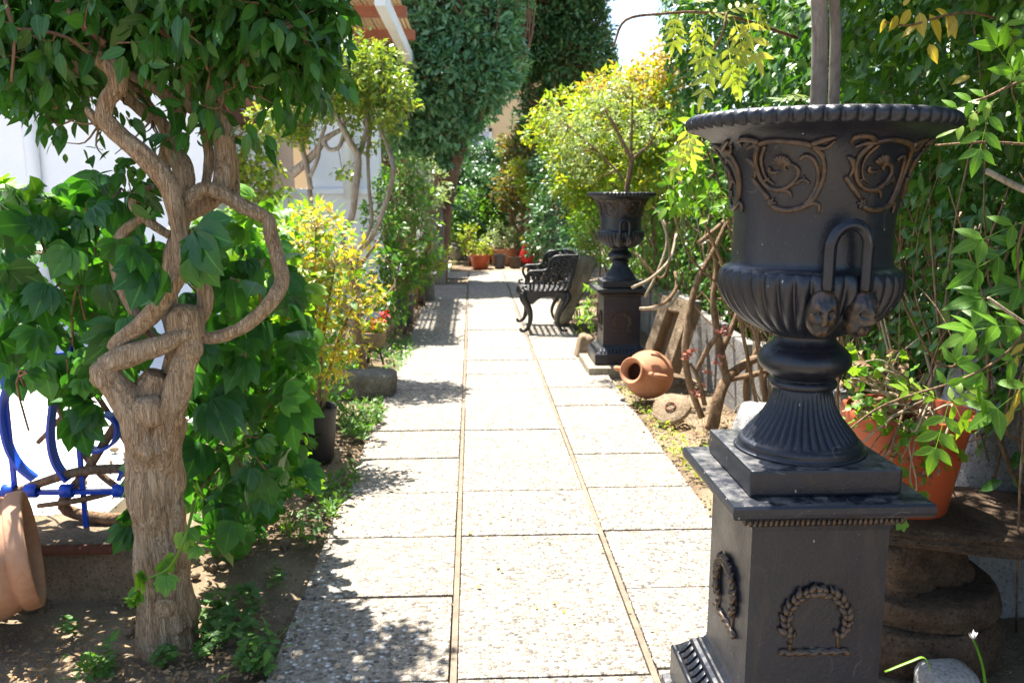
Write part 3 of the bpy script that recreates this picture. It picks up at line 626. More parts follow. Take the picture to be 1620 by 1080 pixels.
for k in range(5):
    mb = MB(); mb.box((xb - 1.3, 9.0 + k * 1.5, zb + .17), (2.9, .08, .12), bev=.006); mb.build('rafter', MT['white_paint'] if k == 0 else MT['roof_tile'], pg, smooth=False)
sl_me = None
for k in range(54):
    x = xb + .08 - k * .052
    if sl_me is None: mb = MB(); mb.box((0, 0, 0), (.030, 6.3, .020)); sl_me = mb.mesh('cane_strip', False); sl_me.materials.append(MT['cane'])
    o = obj('cane_strip', sl_me, None, pg, world=False); o.location = Vector((x, 12.1, zb + .25 + .004 * (k % 3))) - pg.location; o.rotation_euler = (0, 0, rng.normal(0, .002))
pq = at(544, 60, 9.3)[0]
mb = MB(); mb.tube([(pq, 9.3, 1.3), (pq, 9.3, zb - .085)], .055, 16); mb.build('post', MT['white_paint'], pg)
mb = MB(); mb.tube([(xb, 14.9, -.05), (xb, 14.9, zb - .085)], .07, 14); mb.build('post', MT['white_paint'], pg)
mb = MB(); mb.tube([(xb - 2.6, 9.3, -.05), (xb - 2.6, 9.3, zb - .085)], .07, 14); mb.build('post', MT['white_paint'], pg)
# yellow house far behind the trees
YB = 25.0; bx0, bx1 = at(560, 200, YB)[0], at(905, 200, YB)[0]
fb = thing('building', 'pale yellow house with white framed window far behind the trees', 'building', ((bx0 + bx1) / 2, YB, 0))
zt2 = at(780, 120, YB)[2]
mb = MB(); mb.box(((bx0 + bx1) / 2, YB + 1.5, zt2 / 2), (bx1 - bx0, 3.0, zt2), bev=.02); mb.build('wall', MT['yellow_plaster'], fb, smooth=False)
mb = MB(); mb.box(((bx0 + bx1) / 2, YB + 1.5, zt2 + .1), (bx1 - bx0 + .5, 3.6, .2), bev=.02); mb.build('roof', MT['roof_tile'], fb, smooth=False)
for (x0, x1, y0, y1) in ((744, 776, 206, 262), (668, 690, 262, 300)):
    a, b = at(x0, y0, YB), at(x1, y1, YB); c = (a + b) / 2; w, h = b[0] - a[0], a[2] - b[2]
    mb = MB()
    for sx in (-1, 0, 1): mb.box((c[0] + sx * w / 2, YB - .03, c[2]), (.09, .08, h + .09))
    for sz in (-1, 0, 1): mb.box((c[0], YB - .035, c[2] + sz * h / 2), (w - .09 if sz == 0 else w + .1, .07, .09))
    win = mb.build('window', MT['white_paint'], fb, smooth=False)
    for sx in (-1, 1):
        for sz in (-1, 1):
            mb = MB(); mb.box((c[0] + sx * w / 4, YB - .012, c[2] + sz * h / 4), (w / 2 - .1, .02, h / 2 - .1)); mb.build('pane', MT['shutter'], win, smooth=False)
# concrete retaining wall along the right hand bed, its panels upright
rw = thing('retaining_wall', 'low grey concrete panel wall below the hedge', 'wall', (1.72, 6, 0))
yy = 3.3
while yy < 9.4:
    w = rng.uniform(.55, .85); hgt = rng.uniform(.50, .60); mb = MB()
    mb.box((1.76 + rng.normal(0, .008), yy + w / 2, hgt / 2 - .06), (.09, w - .02, hgt), rot=rot3(ry=rng.normal(.03, .02)) if False else None, bev=.008); mb.build('panel', MT['concrete'], rw, smooth=False); yy += w

# ------------------------------------------------------------------ low kerb wall with blue scroll railing at the left
YF = 2.98; zk = .185
kx1 = at(250, 850, YF)[0]; kx0 = -4.2
kw = thing('kerb_wall', 'low earthy concrete kerb wall under the blue railing', 'wall', ((kx0 + kx1) / 2, YF, 0))
V, F = [], []; xs = np.linspace(kx0, kx1, 60); prof = [(YF - .10, -.1), (YF - .10, .05), (YF - .095, zk - .03), (YF - .08, zk), (YF + .10, zk + .004), (YF + .20, zk), (YF + .21, -.2)]
for x in xs:
    for (y, z) in prof: p = V3(x, y, z); V.append(p + .035 * V3(0, fbm(p, 9, 2), fbm(p, 9, 5)))
m = len(prof); F = [(i * m + j, i * m + j + 1, (i + 1) * m + j + 1, (i + 1) * m + j) for i in range(59) for j in range(m - 1)]; F.append(tuple(range(59 * m, 60 * m)))
mb = MB(); mb.add(V, F); mb.build('body', MT['stone_tan'], kw)
mb = MB(); mb.tube([(kx0, YF - .115, zk - .012), (kx1 - .1, YF - .115, zk - .008)], .018, 12); mb.build('pipe', MT['rust'], kw)
rl = thing('railing', 'bright blue wrought iron scroll railing behind the tree', 'railing', (at(100, 780, YF)[0], YF + .05, 0))
Bp = MT['blue_paint']
def flatbar(pts, w=.030, th=.006, res=6):
    """flat iron bar bent in the plane of the railing"""
    C = catmull(np.array(pts, float), res); T = np.gradient(C, axis=0); T /= np.linalg.norm(T, axis=1)[:, None]
    n = np.cross(T, [0, 1, 0]); V = []
    for c, k in zip(C, n): V += [c - k * th / 2 + V3(0, -w / 2, 0), c + k * th / 2 + V3(0, -w / 2, 0), c + k * th / 2 + V3(0, w / 2, 0), c - k * th / 2 + V3(0, w / 2, 0)]
    F = [(i * 4 + j, i * 4 + (j + 1) % 4, i * 4 + 4 + (j + 1) % 4, i * 4 + 4 + j) for i in range(len(C) - 1) for j in range(4)] + [(3, 2, 1, 0), tuple(len(V) - 4 + j for j in range(4))]
    return V, F
yr = YF + .05
for yy, nm in ((778, 'bottom_rail'), (560, 'top_rail')):
    z = at(100, yy, yr)[2]; mb = MB(); mb.box(((kx0 + kx1) / 2, yr, z), (kx1 - kx0 - .1, .028, .014), bev=.002); mb.build(nm, Bp, rl, smooth=False)
for pl in ([(60, 612), (40, 590), (15, 605), (5, 650), (12, 700), (30, 735), (55, 757)], [(60, 590), (92, 600), (84, 640), (80, 690), (88, 730), (108, 760)],
           [(130, 660), (125, 690), (150, 712), (180, 700), (186, 670), (168, 655), (155, 668)], [(-60, 612), (-85, 600), (-110, 640), (-100, 700), (-70, 757)], [(190, 610), (215, 640), (212, 700), (190, 757)]):
    mb = MB(); mb.add(*flatbar([at(x, y, yr) for x, y in pl], .052, .010)); mb.build('scroll', Bp, rl, smooth=False, sharp=30)
for x in (15, 50, 106, 190, -60): c = at(x, 776, yr - .005); mb = MB(); mb.lathe([(.022, -.022), (.025, -.02), (.025, .02), (.022, .022)], 20, c, rot=rot3(ry=math.pi / 2)); mb.build('collar', Bp, rl)
for x in (-120, 20, 128, 205): c = at(x, 776, yr); mb = MB(); mb.box((c[0], yr + .016, .50), (.016, .016, .78), bev=.002); mb.build('baluster', Bp, rl, smooth=False)

# ------------------------------------------------------------------ pots, jars, stones
def pot(name, label, cat, c, r, h, mat, taper=.72, rimh=.12, rimw=1.07, tilt=None, group=None, earth=True):
    t = thing(name, label, cat, c, group)
    rb = r * taper / rimw; pr = [(0, .0), (rb * .96, 0), (rb, h * .02), (r / rimw * .99, h * (1 - rimh)), (r * .995, h * (1 - rimh) + .001), (r, h * (1 - rimh * .5)), (r, h * .985), (r * .985, h), (r * .92, h), (r * .90, h * .97), (r * .86, h * .86)]
    M_ = None if tilt is None else rot3(*tilt)
    mb = MB(); mb.lathe(pr, 48, c, rot=M_); mb.build('body', mat, t, sharp=40)
    if earth:
        off = V3(0, 0, h * .87); off = off if M_ is None else M_ @ off
        mb = MB(); mb.lathe([(0, .01), (r * .5, .006), (r * .875, 0)], 24, V3(*c) + off, rot=M_); mb.build('earth', MT['pot_earth'], t)
    return t
def jar(name, label, c, rot, prof, mat, cat='jar', handles=()):
    t = thing(name, label, cat, c); q = catmull(np.array(prof), 4); q[:, 0] = np.maximum(q[:, 0], 0)
    mb = MB(); mb.lathe(q, 56, c, rot=rot, fn=lambda r, z, th, i: (r * (1 + .012 * np.sin(2 * th + 6 * z)), z)); mb.build('body', mat, t)
    for h in handles: mb = MB(); mb.tube(np.array(h[0]) @ np.array(rot).T + V3(*c), h[1], 10, res=5); mb.build('handle', mat, t)
    return t
# big jar lying at the left edge, mouth to the right
jc = gp(-10, 985); jm = at(56, 884, jc[1] + .0)
axis = rot3(ry=R(84)) ; axis = rot3(rz=R(23)) @ axis
L_ = .52
jprof = [(0, -.02), (.10, -.015), (.155, .03), (.195, .12), (.212, .24), (.205, .36), (.187, .44), (.178, .462), (.186, .470), (.190, .49), (.187, .515), (.178, .52), (.165, .515), (.162, .48), (.185, .36), (.18, .2), (.1, .05), (0, .03)]
jb = jm - axis @ V3(0, 0, L_); jb[2] = .205
jar('storage_jar', 'big terracotta jar lying on its side at the left edge', jb, axis, jprof, MT['terracotta_old'])
# two handled jug lying by the second pedestal
jg = gp(1046, 640); a2 = rot3(rz=R(-48)) @ rot3(rx=R(74)) 
gpr = [(0, 0), (.05, .003), (.085, .03), (.125, .09), (.138, .15), (.125, .205), (.09, .245), (.064, .265), (.060, .285), (.072, .305), (.076, .315), (.068, .318), (.052, .30), (.05, .27), (.08, .24), (.11, .2), (.118, .14), (.06, .03), (0, .02)]
gpr = [(a * 1.2, b * 1.2) for a, b in gpr]
jc2 = V3(jg[0] + .03, jg[1] + .22, .140) - a2 @ V3(0, 0, .05)
jar('two_handled_jug', 'small terracotta jug lying beside the second pedestal', jc2, a2, gpr, MT['terracotta'], 'jug', handles=[(np.array([(s * .125, 0, .19), (s * .165, 0, .225), (s * .14, 0, .262), (s * .085, 0, .255)]) * 1.2, .017) for s in (-1, 1)])
# round stone lid with iron ring leaning on the dead shrub
lc = gp(1072, 672); lr = rot3(rz=R(-35)) @ rot3(rx=R(38)); t = thing('stone_disc', 'round tan stone lid with iron ring leaning by the bare shrub', 'lid', (lc[0], lc[1], .1))
cc = V3(lc[0] - .02, lc[1] + .09, .075)
mb = MB(); mb.lathe([(0, -.022), (.108, -.022), (.118, -.012), (.118, .012), (.110, .02), (0, .022)], 40, cc, rot=lr, fn=lambda r, z, th, i: (r * (1 + .03 * np.sin(3 * th) + .02 * np.sin(7 * th)), z)); mb.build('disc', MT['stone_tan'], t)
mb = MB(); mb.tube([cc + lr @ V3(.03 * math.cos(a), .03 * math.sin(a), .03) for a in np.linspace(0, 2 * math.pi, 14)], .005, 8, res=2); mb.build('ring', MT['rust'], t)
# slotted stone trough leaning on the wall
t = thing('slotted_stone', 'tall weathered stone with a cut slot leaning behind the jug', 'stone', gp(1045, 590))
q0 = at(1040, 584, 6.0); q1 = at(1076, 478, 6.12); up = (q1 - q0); Ls = np.linalg.norm(up); up /= Ls; fw = V3(-.62, -.62, .48); fw -= up * fw.dot(up); fw /= np.linalg.norm(fw); rt = np.cross(fw, up); Ms = np.stack([rt, -fw, up], 1)
mb = MB(); mid = (q0 + q1) / 2 + V3(.03, .05, 0)
for dx, w in ((-.092, .075), (.092, .075)): mb.box(mid + Ms @ V3(dx, 0, 0), (w, .16, Ls), rot=Ms, bev=.008)
for dz, hh in ((-Ls * .42, Ls * .16), (Ls * .40, Ls * .20)): mb.box(mid + Ms @ V3(0, .003, dz), (.11, .15, hh - .004), rot=Ms, bev=.008)
mb.box(mid + Ms @ V3(0, .05, 0), (.11, .05, Ls * .68), rot=Ms, bev=.004); mb.build('body', MT['stone_tan'], t, smooth=False)
def rock(name, label, c, d, seed, mat, rot=None, amp=.3, boxy=.5, sub=4, cat='stone', group=None):
    o = obj(name, rock_mesh(name, (0, 0, 0), d, seed, sub, amp, 1.6, rot, boxy), mat); o.location = Vector([float(x) for x in c]); tag(o, label, cat, group); return o
p = at(905, 445, 9.05); rock('leaning_stone', 'flat pale stone leaning behind the iron chair', (p[0] + .02, 9.0, .36), (.16, .42, .78), 3, MT['concrete_warm'], rot3(ry=R(24)), .18, .8)
p = gp(925, 565); rock('path_stone', 'small pale wedge stone left of the second pedestal', (p[0], p[1] + .1, .06), (.12, .2, .24), 8, MT['stone_tan'], rot3(ry=R(14)), .2, .8)
p = gp(578, 628); rock('stone_block', 'dark flat topped stone block in the left bed', (p[0], p[1] + .13, .06), (.40, .26, .19), 12, MT['stone_grey'], None, .16, .9)
p = gp(648, 480); rock('round_stone', 'dark rounded stone beside the little stone seat', (p[0], p[1] + .3, .18), (.36, .34, .46), 21, MT['stone_grey'], None, .22, .3)
# near right corner: shelf stone on an old millstone, white boulders
mc = V3(1.36, 2.52, 0)
t = thing('millstone', 'dark round millstone stack under the stone shelf', 'millstone', mc)
rk = lambda A, s, fr: (lambda r, z, th, i: (r * (1 + A * (fbm(np.stack([np.cos(th) * 1.0, np.sin(th) * 1.0, z * 8], -1), fr, s, 3))), z + .02 * fbm(np.stack([np.cos(th), np.sin(th), r * 9], -1), fr, s + 3, 2)))
mb = MB(); mb.lathe(catmull(np.array([(0, -.05), (.24, -.05), (.285, -.02), (.292, .05), (.280, .105), (.24, .118), (0, .118)]), 4), 96, mc, fn=rk(.22, 4, 2.4)); mb.build('lower_stone', MT['stone_brown'], t)
mb = MB(); mb.lathe(catmull(np.array([(0, .115), (.235, .118), (.262, .13), (.266, .16), (.258, .19), (.23, .20), (0, .20)]), 4), 96, mc + V3(.02, .01, 0), fn=rk(.22, 9, 2.2)); mb.build('middle_stone', MT['stone_brown'], t)
obj('upper_stone', rock_mesh('upper_stone', mc + V3(-.03, .0, .29), (.36, .32, .26), 17, 6, .34, 1.8, rot3(rz=R(24), ry=R(-8)), .75), MT['stone_brown'], t)
sh = at(1560, 828, 2.38); o = obj('stone_shelf', rock_mesh('stone_shelf', (0, 0, 0), (.74, .46, .068), 31, 6, .12, 3.6, rot3(rz=R(-14), ry=R(2)), 1.1), MT['stone_brown']); o.location = (sh[0] - .04, 2.48, sh[2] - .018); tag(o, 'dark brown stone shelf slab carrying the terracotta pot', 'stone slab'); SH = o.location.copy()
p = at(1600, 790, 2.58); rock('white_boulder', 'large tilted greyish white boulder at the right edge', (p[0] + .12, 2.85, .38), (.50, .36, 1.08), 44, MT['stone_white'], rot3(ry=R(22), rx=R(-6)), .34, .6, 6, 'boulder')
p = gp(1490, 1090); rock('white_stone', 'small white stone on the soil at the bottom right', (p[0], p[1] - .02, .03), (.15, .12, .10), 51, MT['stone_white'], None, .25, .4, 4)
p = at(1208, 665, 3.4); rock('pale_rock', 'pale rough rock behind the foreground urn foot', (p[0], 3.42, p[2] - .12), (.20, .2, .36), 57, MT['stone_white'], None, .3, .5, 4)
pc = at(1437, 700, 2.48); POTC = V3(pc[0], 2.50, SH[2] + .034)
POTZ = at(1437, 648, 2.48)[2]
pot('plant_pot', 'orange plastic pot on the stone shelf behind the foreground urn', 'pot', POTC, .192, POTZ - POTC[2], MT['plastic_terra'], .74, .13)
# left bed
bp = gp(490, 735); pot('black_pot', 'black plastic nursery pot holding the golden shrub', 'pot', (bp[0], bp[1] + .12, -.01), .132, .29, MT['black_plastic'], .82, .06, 1.03); BPOT = V3(bp[0], bp[1] + .12, .25)
gp_ = gp(640, 514); pot('grey_pot', 'tall dark grey pot in the left bed by the path', 'pot', (gp_[0], gp_[1] + .1, 0), .105, .31, MT['grey_plastic'], .86, .06, 1.04); GPOT = V3(gp_[0], gp_[1] + .1, .28)
# stone bowl on a stand
bw = gp(588, 577); bw = V3(bw[0], bw[1] + .1, 0); t = thing('bowl_planter', 'pale stone bowl on an iron stand with red flowers', 'planter', bw)
zb_ = at(588, 524, bw[1])[2]
mb = MB(); mb.lathe(catmull(np.array([(0, zb_ - .15), (.05, zb_ - .148), (.085, zb_ - .12), (.108, zb_ - .07), (.115, zb_ - .01), (.115, zb_), (.10, zb_), (.09, zb_ - .03), (0, zb_ - .03)]), 3), 40, bw); mb.build('bowl', MT['stone_tan'], t)
for a in (0, 2.1, 4.2): mb = MB(); mb.tube([bw + V3(.05 * math.cos(a), .05 * math.sin(a), zb_ - .13), bw + V3(.085 * math.cos(a), .085 * math.sin(a), -.02)], .009, 8); mb.build('leg', MT['wire'], t)
mb = MB(); hb = gp(615, 545); mb.tube([(hb[0], hb[1] + .35, .03), at(612, 522, hb[1] + .3), at(625, 508, hb[1] + .3), at(631, 490, hb[1] + .3)], [.03, .045, .035, .010], 10, res=5); tag(mb.build('driftwood_horn', MT['stem_pale'], None), 'pale curved driftwood horn between bowl and grey pot', 'driftwood')
# little stone seat slab on post
sp = gp(676, 476); t = thing('stone_bench', 'small grey stone bench at the left path edge far down', 'bench', sp)
mb = MB(); mb.box((sp[0] - .14, sp[1] + .2, .31), (.52, .34, .065), bev=.012); mb.build('slab', MT['concrete'], t, smooth=False)
for dx in (-.30, .03): mb = MB(); mb.box((sp[0] + dx, sp[1] + .2, .12), (.11, .28, .315), bev=.012); mb.build('post', MT['concrete'], t, smooth=False)
# far end of the path
e = gp(760, 424); pot('orange_pot', 'round orange pot at the far end of the path', 'pot', (e[0], e[1] + .2, -.02), .20, .25, MT['plastic_terra'], .75, .14); EP1 = V3(e[0], e[1] + .2, .2)
e = gp(791, 424); pot('dark_pot', 'small dark grey pot between the far orange pots', 'pot', (e[0], e[1] + .1, -.02), .115, .26, MT['grey_plastic'], .85, .08); EP2 = V3(e[0], e[1] + .1, .2)
e = gp(803, 420); pot('clay_pot', 'wide old clay pot behind the small dark pot', 'pot', (e[0] - .05, e[1] + .5, -.02), .30, .30, MT['terracotta'], .8, .12); EP3 = V3(e[0] - .05, e[1] + .5, .25)
e = gp(838, 421); pot('red_pot', 'bright red pot tipped over behind the chair', 'pot', (e[0] - .08, e[1] + .2, .05), .19, .34, MT['red_plastic'], .78, .1, tilt=(R(-10), R(26), 0)); EP4 = V3(e[0] + .05, e[1] + .2, .36)
e = gp(815, 424); pot('round_clay_pot', 'small shaded brown pot left of the red pot', 'pot', (e[0], e[1] + .05, -.02), .12, .22, MT['stone_brown'], .85, .08)
sc_ = gp(728, 404); t = thing('stone_pillar', 'short square stone pillar among shrubs at the far end', 'pillar', sc_); sc_ = V3(sc_[0], sc_[1] + .3, 0)
mb = MB(); mb.box(sc_ + V3(0, 0, .40), (.27, .27, .86), bev=.015); mb.build('shaft', MT['stone_tan'], t, smooth=False); mb = MB(); mb.box(sc_ + V3(0, 0, .85), (.36, .36, .08), bev=.012); mb.build('cap', MT['stone_tan'], t, smooth=False)
jp = gp(727, 408); jar('stone_jar', 'grey stone jar standing before the far stone pillar', (jp[0] - .05, jp[1] - .2, -.02), np.eye(3), [(0, 0), (.10, 0), (.15, .06), (.17, .16), (.14, .26), (.10, .30), (.115, .33), (.10, .33), (.08, .28), (0, .2)], MT['concrete'])
# ------------------------------------------------------------------ foliage tools
def tri(F):
    o = []
    for f in F:
        for k in range(1, len(f) - 1): o.append((f[0], f[k], f[k + 1]))
    return np.array(o)
def leaf_tpl(w=.42, rows=(0, .18, .42, .68, .88, 1), fold=.16, droop=.14, peak=.45, wav=0.0):
    V = []; F = []
    for i, t in enumerate(rows):
        ww = w * .5 * (math.sin(math.pi * min(1, t ** (math.log(.5) / math.log(peak)))) if 0 < t < 1 else 0); zc = -droop * t * t
        V += [(t, 0, zc), (t - .02, ww, zc + fold * ww + wav * math.sin(9 * t)), (t - .02, -ww, zc + fold * ww - wav * math.sin(9 * t + 1))] if ww else [(t, 0, zc)]
    idx = [0]; n = 1
    rowsI = [[0]]
    for i in range(1, len(rows) - 1): rowsI.append([n, n + 1, n + 2]); n += 3
    rowsI.append([n])
    a = rowsI[1]; F += [(0, a[0], a[1]), (0, a[2], a[0])]
    for i in range(1, len(rowsI) - 2):
        a, b = rowsI[i], rowsI[i + 1]; F += [(a[0], b[0], b[1], a[1]), (a[2], b[2], b[0], a[0])]
    a, b = rowsI[-2], rowsI[-1]; F += [(a[0], b[0], a[1]), (a[2], b[0], a[0])]
    rib = np.zeros(len(V)); rib[[r_[0] for r_ in rowsI]] = 1
    return np.array(V), tri(F), rib
def small_tpl(w=.5, fold=.12, droop=.10):
    V = np.array([(0, 0, 0), (.42, w / 2, fold * w - droop * .2), (.42, 0, -droop * .2), (.42, -w / 2, fold * w - droop * .2), (1, 0, -droop)])
    return V, np.array([(0, 2, 1), (0, 3, 2), (2, 4, 1), (3, 4, 2)]), np.array([1, 0, 1, 0, 1.])
def join_tpl(parts):
    V, F, B, n = [], [], [], 0
    for v, f, b in parts: V.append(v); F.append(f + n); B.append(b); n += len(v)
    return np.vstack(V), np.vstack(F), np.concatenate(B)
def rotz(V, a): c, s = math.cos(a), math.sin(a); return np.stack([V[:, 0] * c - V[:, 1] * s, V[:, 0] * s + V[:, 1] * c, V[:, 2]], 1)
def palmate(n=5, spread=1.05, w=.46, droop=.25):
    v, f, b = leaf_tpl(w, rows=(0, .08, .18, .3, .43, .57, .7, .82, .92, 1), droop=droop, fold=.22, peak=.55, wav=.018); P = []
    for k in range(n):
        a = (k - (n - 1) / 2) * spread * 2 / (n - 1) * 1.0; s = 1.0 - .30 * abs(k - (n - 1) / 2) / ((n - 1) / 2)
        P.append((rotz(v * s, a * 1.15) + np.array([.02, 0, .03 * (k % 2) - .05 * abs(a)]), f, b))
    return join_tpl(P)
def pinnate(pairs=4, w=.34, ll=.42, droop=.35):
    v, f, b = leaf_tpl(w, rows=(0, .25, .5, .78, 1), droop=.25, peak=.45); P = []
    for k in range(pairs):
        x = .25 + .62 * k / (pairs - 1)
        for s in (-1, 1): q = rotz(v * ll * (1 - .12 * abs(k - 1)), s * .95); P.append((q + np.array([x, 0, -droop * x * x]), f, b))
    P.append((v * ll * 1.1 + np.array([.9, 0, -droop * .81]), f, b))
    r = np.array([(0, .006, 0), (0, -.006, 0), (.5, .006, -droop * .25), (.5, -.006, -droop * .25), (.95, .004, -droop * .9), (.95, -.004, -droop * .9)]); P.append((r, np.array([(0, 1, 3), (0, 3, 2), (2, 3, 5), (2, 5, 4)]), np.ones(6)))
    return join_tpl(P)
def lobed(n=7, r=.5):
    V = [(0, 0, 0), (.45, 0, -.05)]; k = 22
    for i in range(k + 1):
        a = -2.6 + 5.2 * i / k; q = r * (1 + .16 * math.cos(a * n / 1.1)) ; V.append((.45 + q * math.cos(a), q * math.sin(a), .06 + .05 * math.cos(a * n)))
    F = [(1, 2 + i, 3 + i) for i in range(k)] + [(0, 2, 1), (0, 1, 2 + k)]
    return np.array(V), np.array(F), np.zeros(len(V))
T_OV = [leaf_tpl(.46, droop=d, fold=fo, peak=.42) for d, fo in ((.12, .15), (.28, .22), (.05, .3))]
T_BIG = [leaf_tpl(.50, droop=d, fold=.14, peak=.45, wav=.015) for d in (.15, .3)]
T_SM = [small_tpl(.5), small_tpl(.42, .2, .2)]
T_RND = [small_tpl(.75, .1, .08)]
T_NARROW = [small_tpl(.26, .1, .15)]
T_PALM = [palmate(5, 1.0, .60, .25), palmate(5, .85, .56, .4), palmate(3, .62, .72, .2)]
T_PIN = [pinnate(4), pinnate(3, .36, .46, .5)]
T_PIN2 = [pinnate(2, .44, .62, .3), pinnate(3, .42, .52, .45)]
T_LOB = [lobed(7, .5)]
cl = rotz(small_tpl(1.0, .1, .02)[0] * .5, 0); T_CLOV = [join_tpl([(rotz(cl, a), small_tpl()[1], np.zeros(5)) for a in (0, 2.1, 4.2)])]
def unit(A): return A / (np.linalg.norm(A, axis=-1, keepdims=True) + 1e-9)
def frames(D, N):
    X = unit(D); Y = unit(np.cross(N, X)); Z = np.cross(X, Y); return np.stack([X, Y, Z], -1)
def leaf_mesh(name, tpls, P, D, N, S, mat):
    Fm = frames(D, N); n = len(P); ch = rng.integers(0, len(tpls), n); Vs, Fs, Rs, Bs, k = [], [], [], [], 0
    rn = rng.random(n)
    for c, (v, f, rb) in enumerate(tpls):
        m = np.where(ch == c)[0]
        if not len(m): continue
        W_ = np.einsum('nij,kj->nki', Fm[m], v) * S[m][:, None, None] + P[m][:, None, :]
        Vs.append(W_.reshape(-1, 3)); Fs.append((f[None] + (np.arange(len(m)) * len(v))[:, None, None]).reshape(-1, 3) + k); Rs.append(np.repeat(rn[m], len(v))); Bs.append(np.tile(rb, len(m))); k += len(m) * len(v)
    V = np.vstack(Vs).astype(np.float32); F = np.vstack(Fs).astype(np.int32); Rr = np.concatenate(Rs).astype(np.float32)
    me = bpy.data.meshes.new(name); me.vertices.add(len(V)); me.vertices.foreach_set('co', V.ravel()); me.loops.add(F.size); me.loops.foreach_set('vertex_index', F.ravel())
    me.polygons.add(len(F)); me.polygons.foreach_set('loop_start', np.arange(0, F.size, 3, dtype=np.int32)); me.polygons.foreach_set('use_smooth', np.ones(len(F), bool))
    me.update(calc_edges=True); at_ = me.attributes.new('rnd', 'FLOAT', 'POINT'); at_.data.foreach_set('value', Rr); ab = me.attributes.new('rib', 'FLOAT', 'POINT'); ab.data.foreach_set('value', np.concatenate(Bs).astype(np.float32)); me.materials.append(mat); return me
TPLM = {}
def tpl_object_mesh(tpls, i, mat, nm):
    key = (id(tpls), i, mat.name)
    if key not in TPLM:
        v, f, rb = tpls[i]; me = bpy.data.meshes.new(nm); me.from_pydata(v.tolist(), [], f.tolist()); me.polygons.foreach_set('use_smooth', [True] * len(f)); me.attributes.new('rnd', 'FLOAT', 'POINT'); ab = me.attributes.new('rib', 'FLOAT', 'POINT'); ab.data.foreach_set('value', rb.astype(np.float32)); me.materials.append(mat); TPLM[key] = me
    return TPLM[key]
def foliage(parent, P, D, N, S, tpls, mat, singles=0, name='foliage', single_name='leaf'):
    """leaves of a plant: those that show largest are leaves of their own, the others one mass"""
    P, D, N, S = map(np.asarray, (P, D, N, S)); keep = np.ones(len(P), bool)
    if singles:
        x, y, z = proj(P); app = np.where((x > -20) & (x < 1640) & (y > -20) & (y < 1100) & (z > .3), S / z, 0)
        # leaves in front of the mass first
        app = app * (1 + .6 * (1 - (z - z.min()) / (np.ptp(z) + 1e-6)))
        idx = np.argsort(-app)[:singles]; idx = idx[app[idx] > 0]; Fm = frames(D[idx], N[idx]); base = wloc(parent)
        for j, i in enumerate(idx):
            c = int(rng.integers(0, len(tpls))); o = bpy.data.objects.new(single_name, tpl_object_mesh(tpls, c, mat, single_name)); COL.objects.link(o); o.parent = parent
            M_ = Matrix([[float(Fm[j, r, q]) * float(S[i]) for q in range(3)] + [float(P[i, r]) - base[r]] for r in range(3)] + [[0, 0, 0, 1]]); o.matrix_local = M_
        keep[idx] = False
    if keep.any(): obj(name, leaf_mesh(name, tpls, P[keep], D[keep], N[keep], S[keep], mat), None, parent, True, 'stuff')
def rdir(n): return unit(rng.normal(size=(n, 3)))
def crown_pts(c, r, nclump, per, cr, inner=.5, seed=None):
    """leaf positions in clumps through an ellipsoid; also the clump centres"""
    c = np.asarray(c, float); r = np.asarray(r, float) * np.ones(3); d = rdir(nclump); rad = inner + (1 - inner) * rng.random((nclump, 1)) ** .5
    Cc = c + d * r * rad; q = rdir(nclump * per); cc = np.repeat(Cc, per, 0); crr = cr * np.repeat(rng.uniform(.6, 1.25, nclump), per)[:, None]
    P = cc + q * crr * (.35 + .65 * rng.random((len(q), 1)) ** .5) * np.array([1, 1, .75]); O = unit(.7 * q + .6 * np.repeat(d, per, 0)); return P, O, Cc
def orient(O, out=.7, down=.3, rnd=.5, nup=.7, nout=.5, nr=.4):
    n = len(O); D = unit(out * O + np.array([0, 0, -down]) + rnd * rng.normal(size=(n, 3))); N = unit(nout * O + np.array([0, 0, nup]) + nr * rng.normal(size=(n, 3))); return D, N
def sizes(n, s, v=.25): return s * np.clip(rng.normal(1, v, n), .5, 1.7)
def poly_pts(poly, n, Y0_, Y1_):
    """points of a leafy volume whose face covers a polygon and whose depth runs from Y0_ to Y1_"""
    poly = np.array(poly, float); lo, hi = poly.min(0), poly.max(0); out = []
    while len(out) < n:
        q = rng.uniform(lo, hi); ins = False; j = len(poly) - 1
        for i in range(len(poly)):
            if (poly[i, 1] > q[1]) != (poly[j, 1] > q[1]) and q[0] < (poly[j, 0] - poly[i, 0]) * (q[1] - poly[i, 1]) / (poly[j, 1] - poly[i, 1]) + poly[i, 0]: ins = not ins
            j = i
        if ins: out.append(at(q[0], q[1], rng.uniform(Y0_, Y1_)))
    return np.array(out)
def limb_pts(px, Yb): return np.array([at(x, y, Yb + d) for x, y, d, r in px]), np.array([r * (Yb + d) * 1.02 / FPX for x, y, d, r in px])
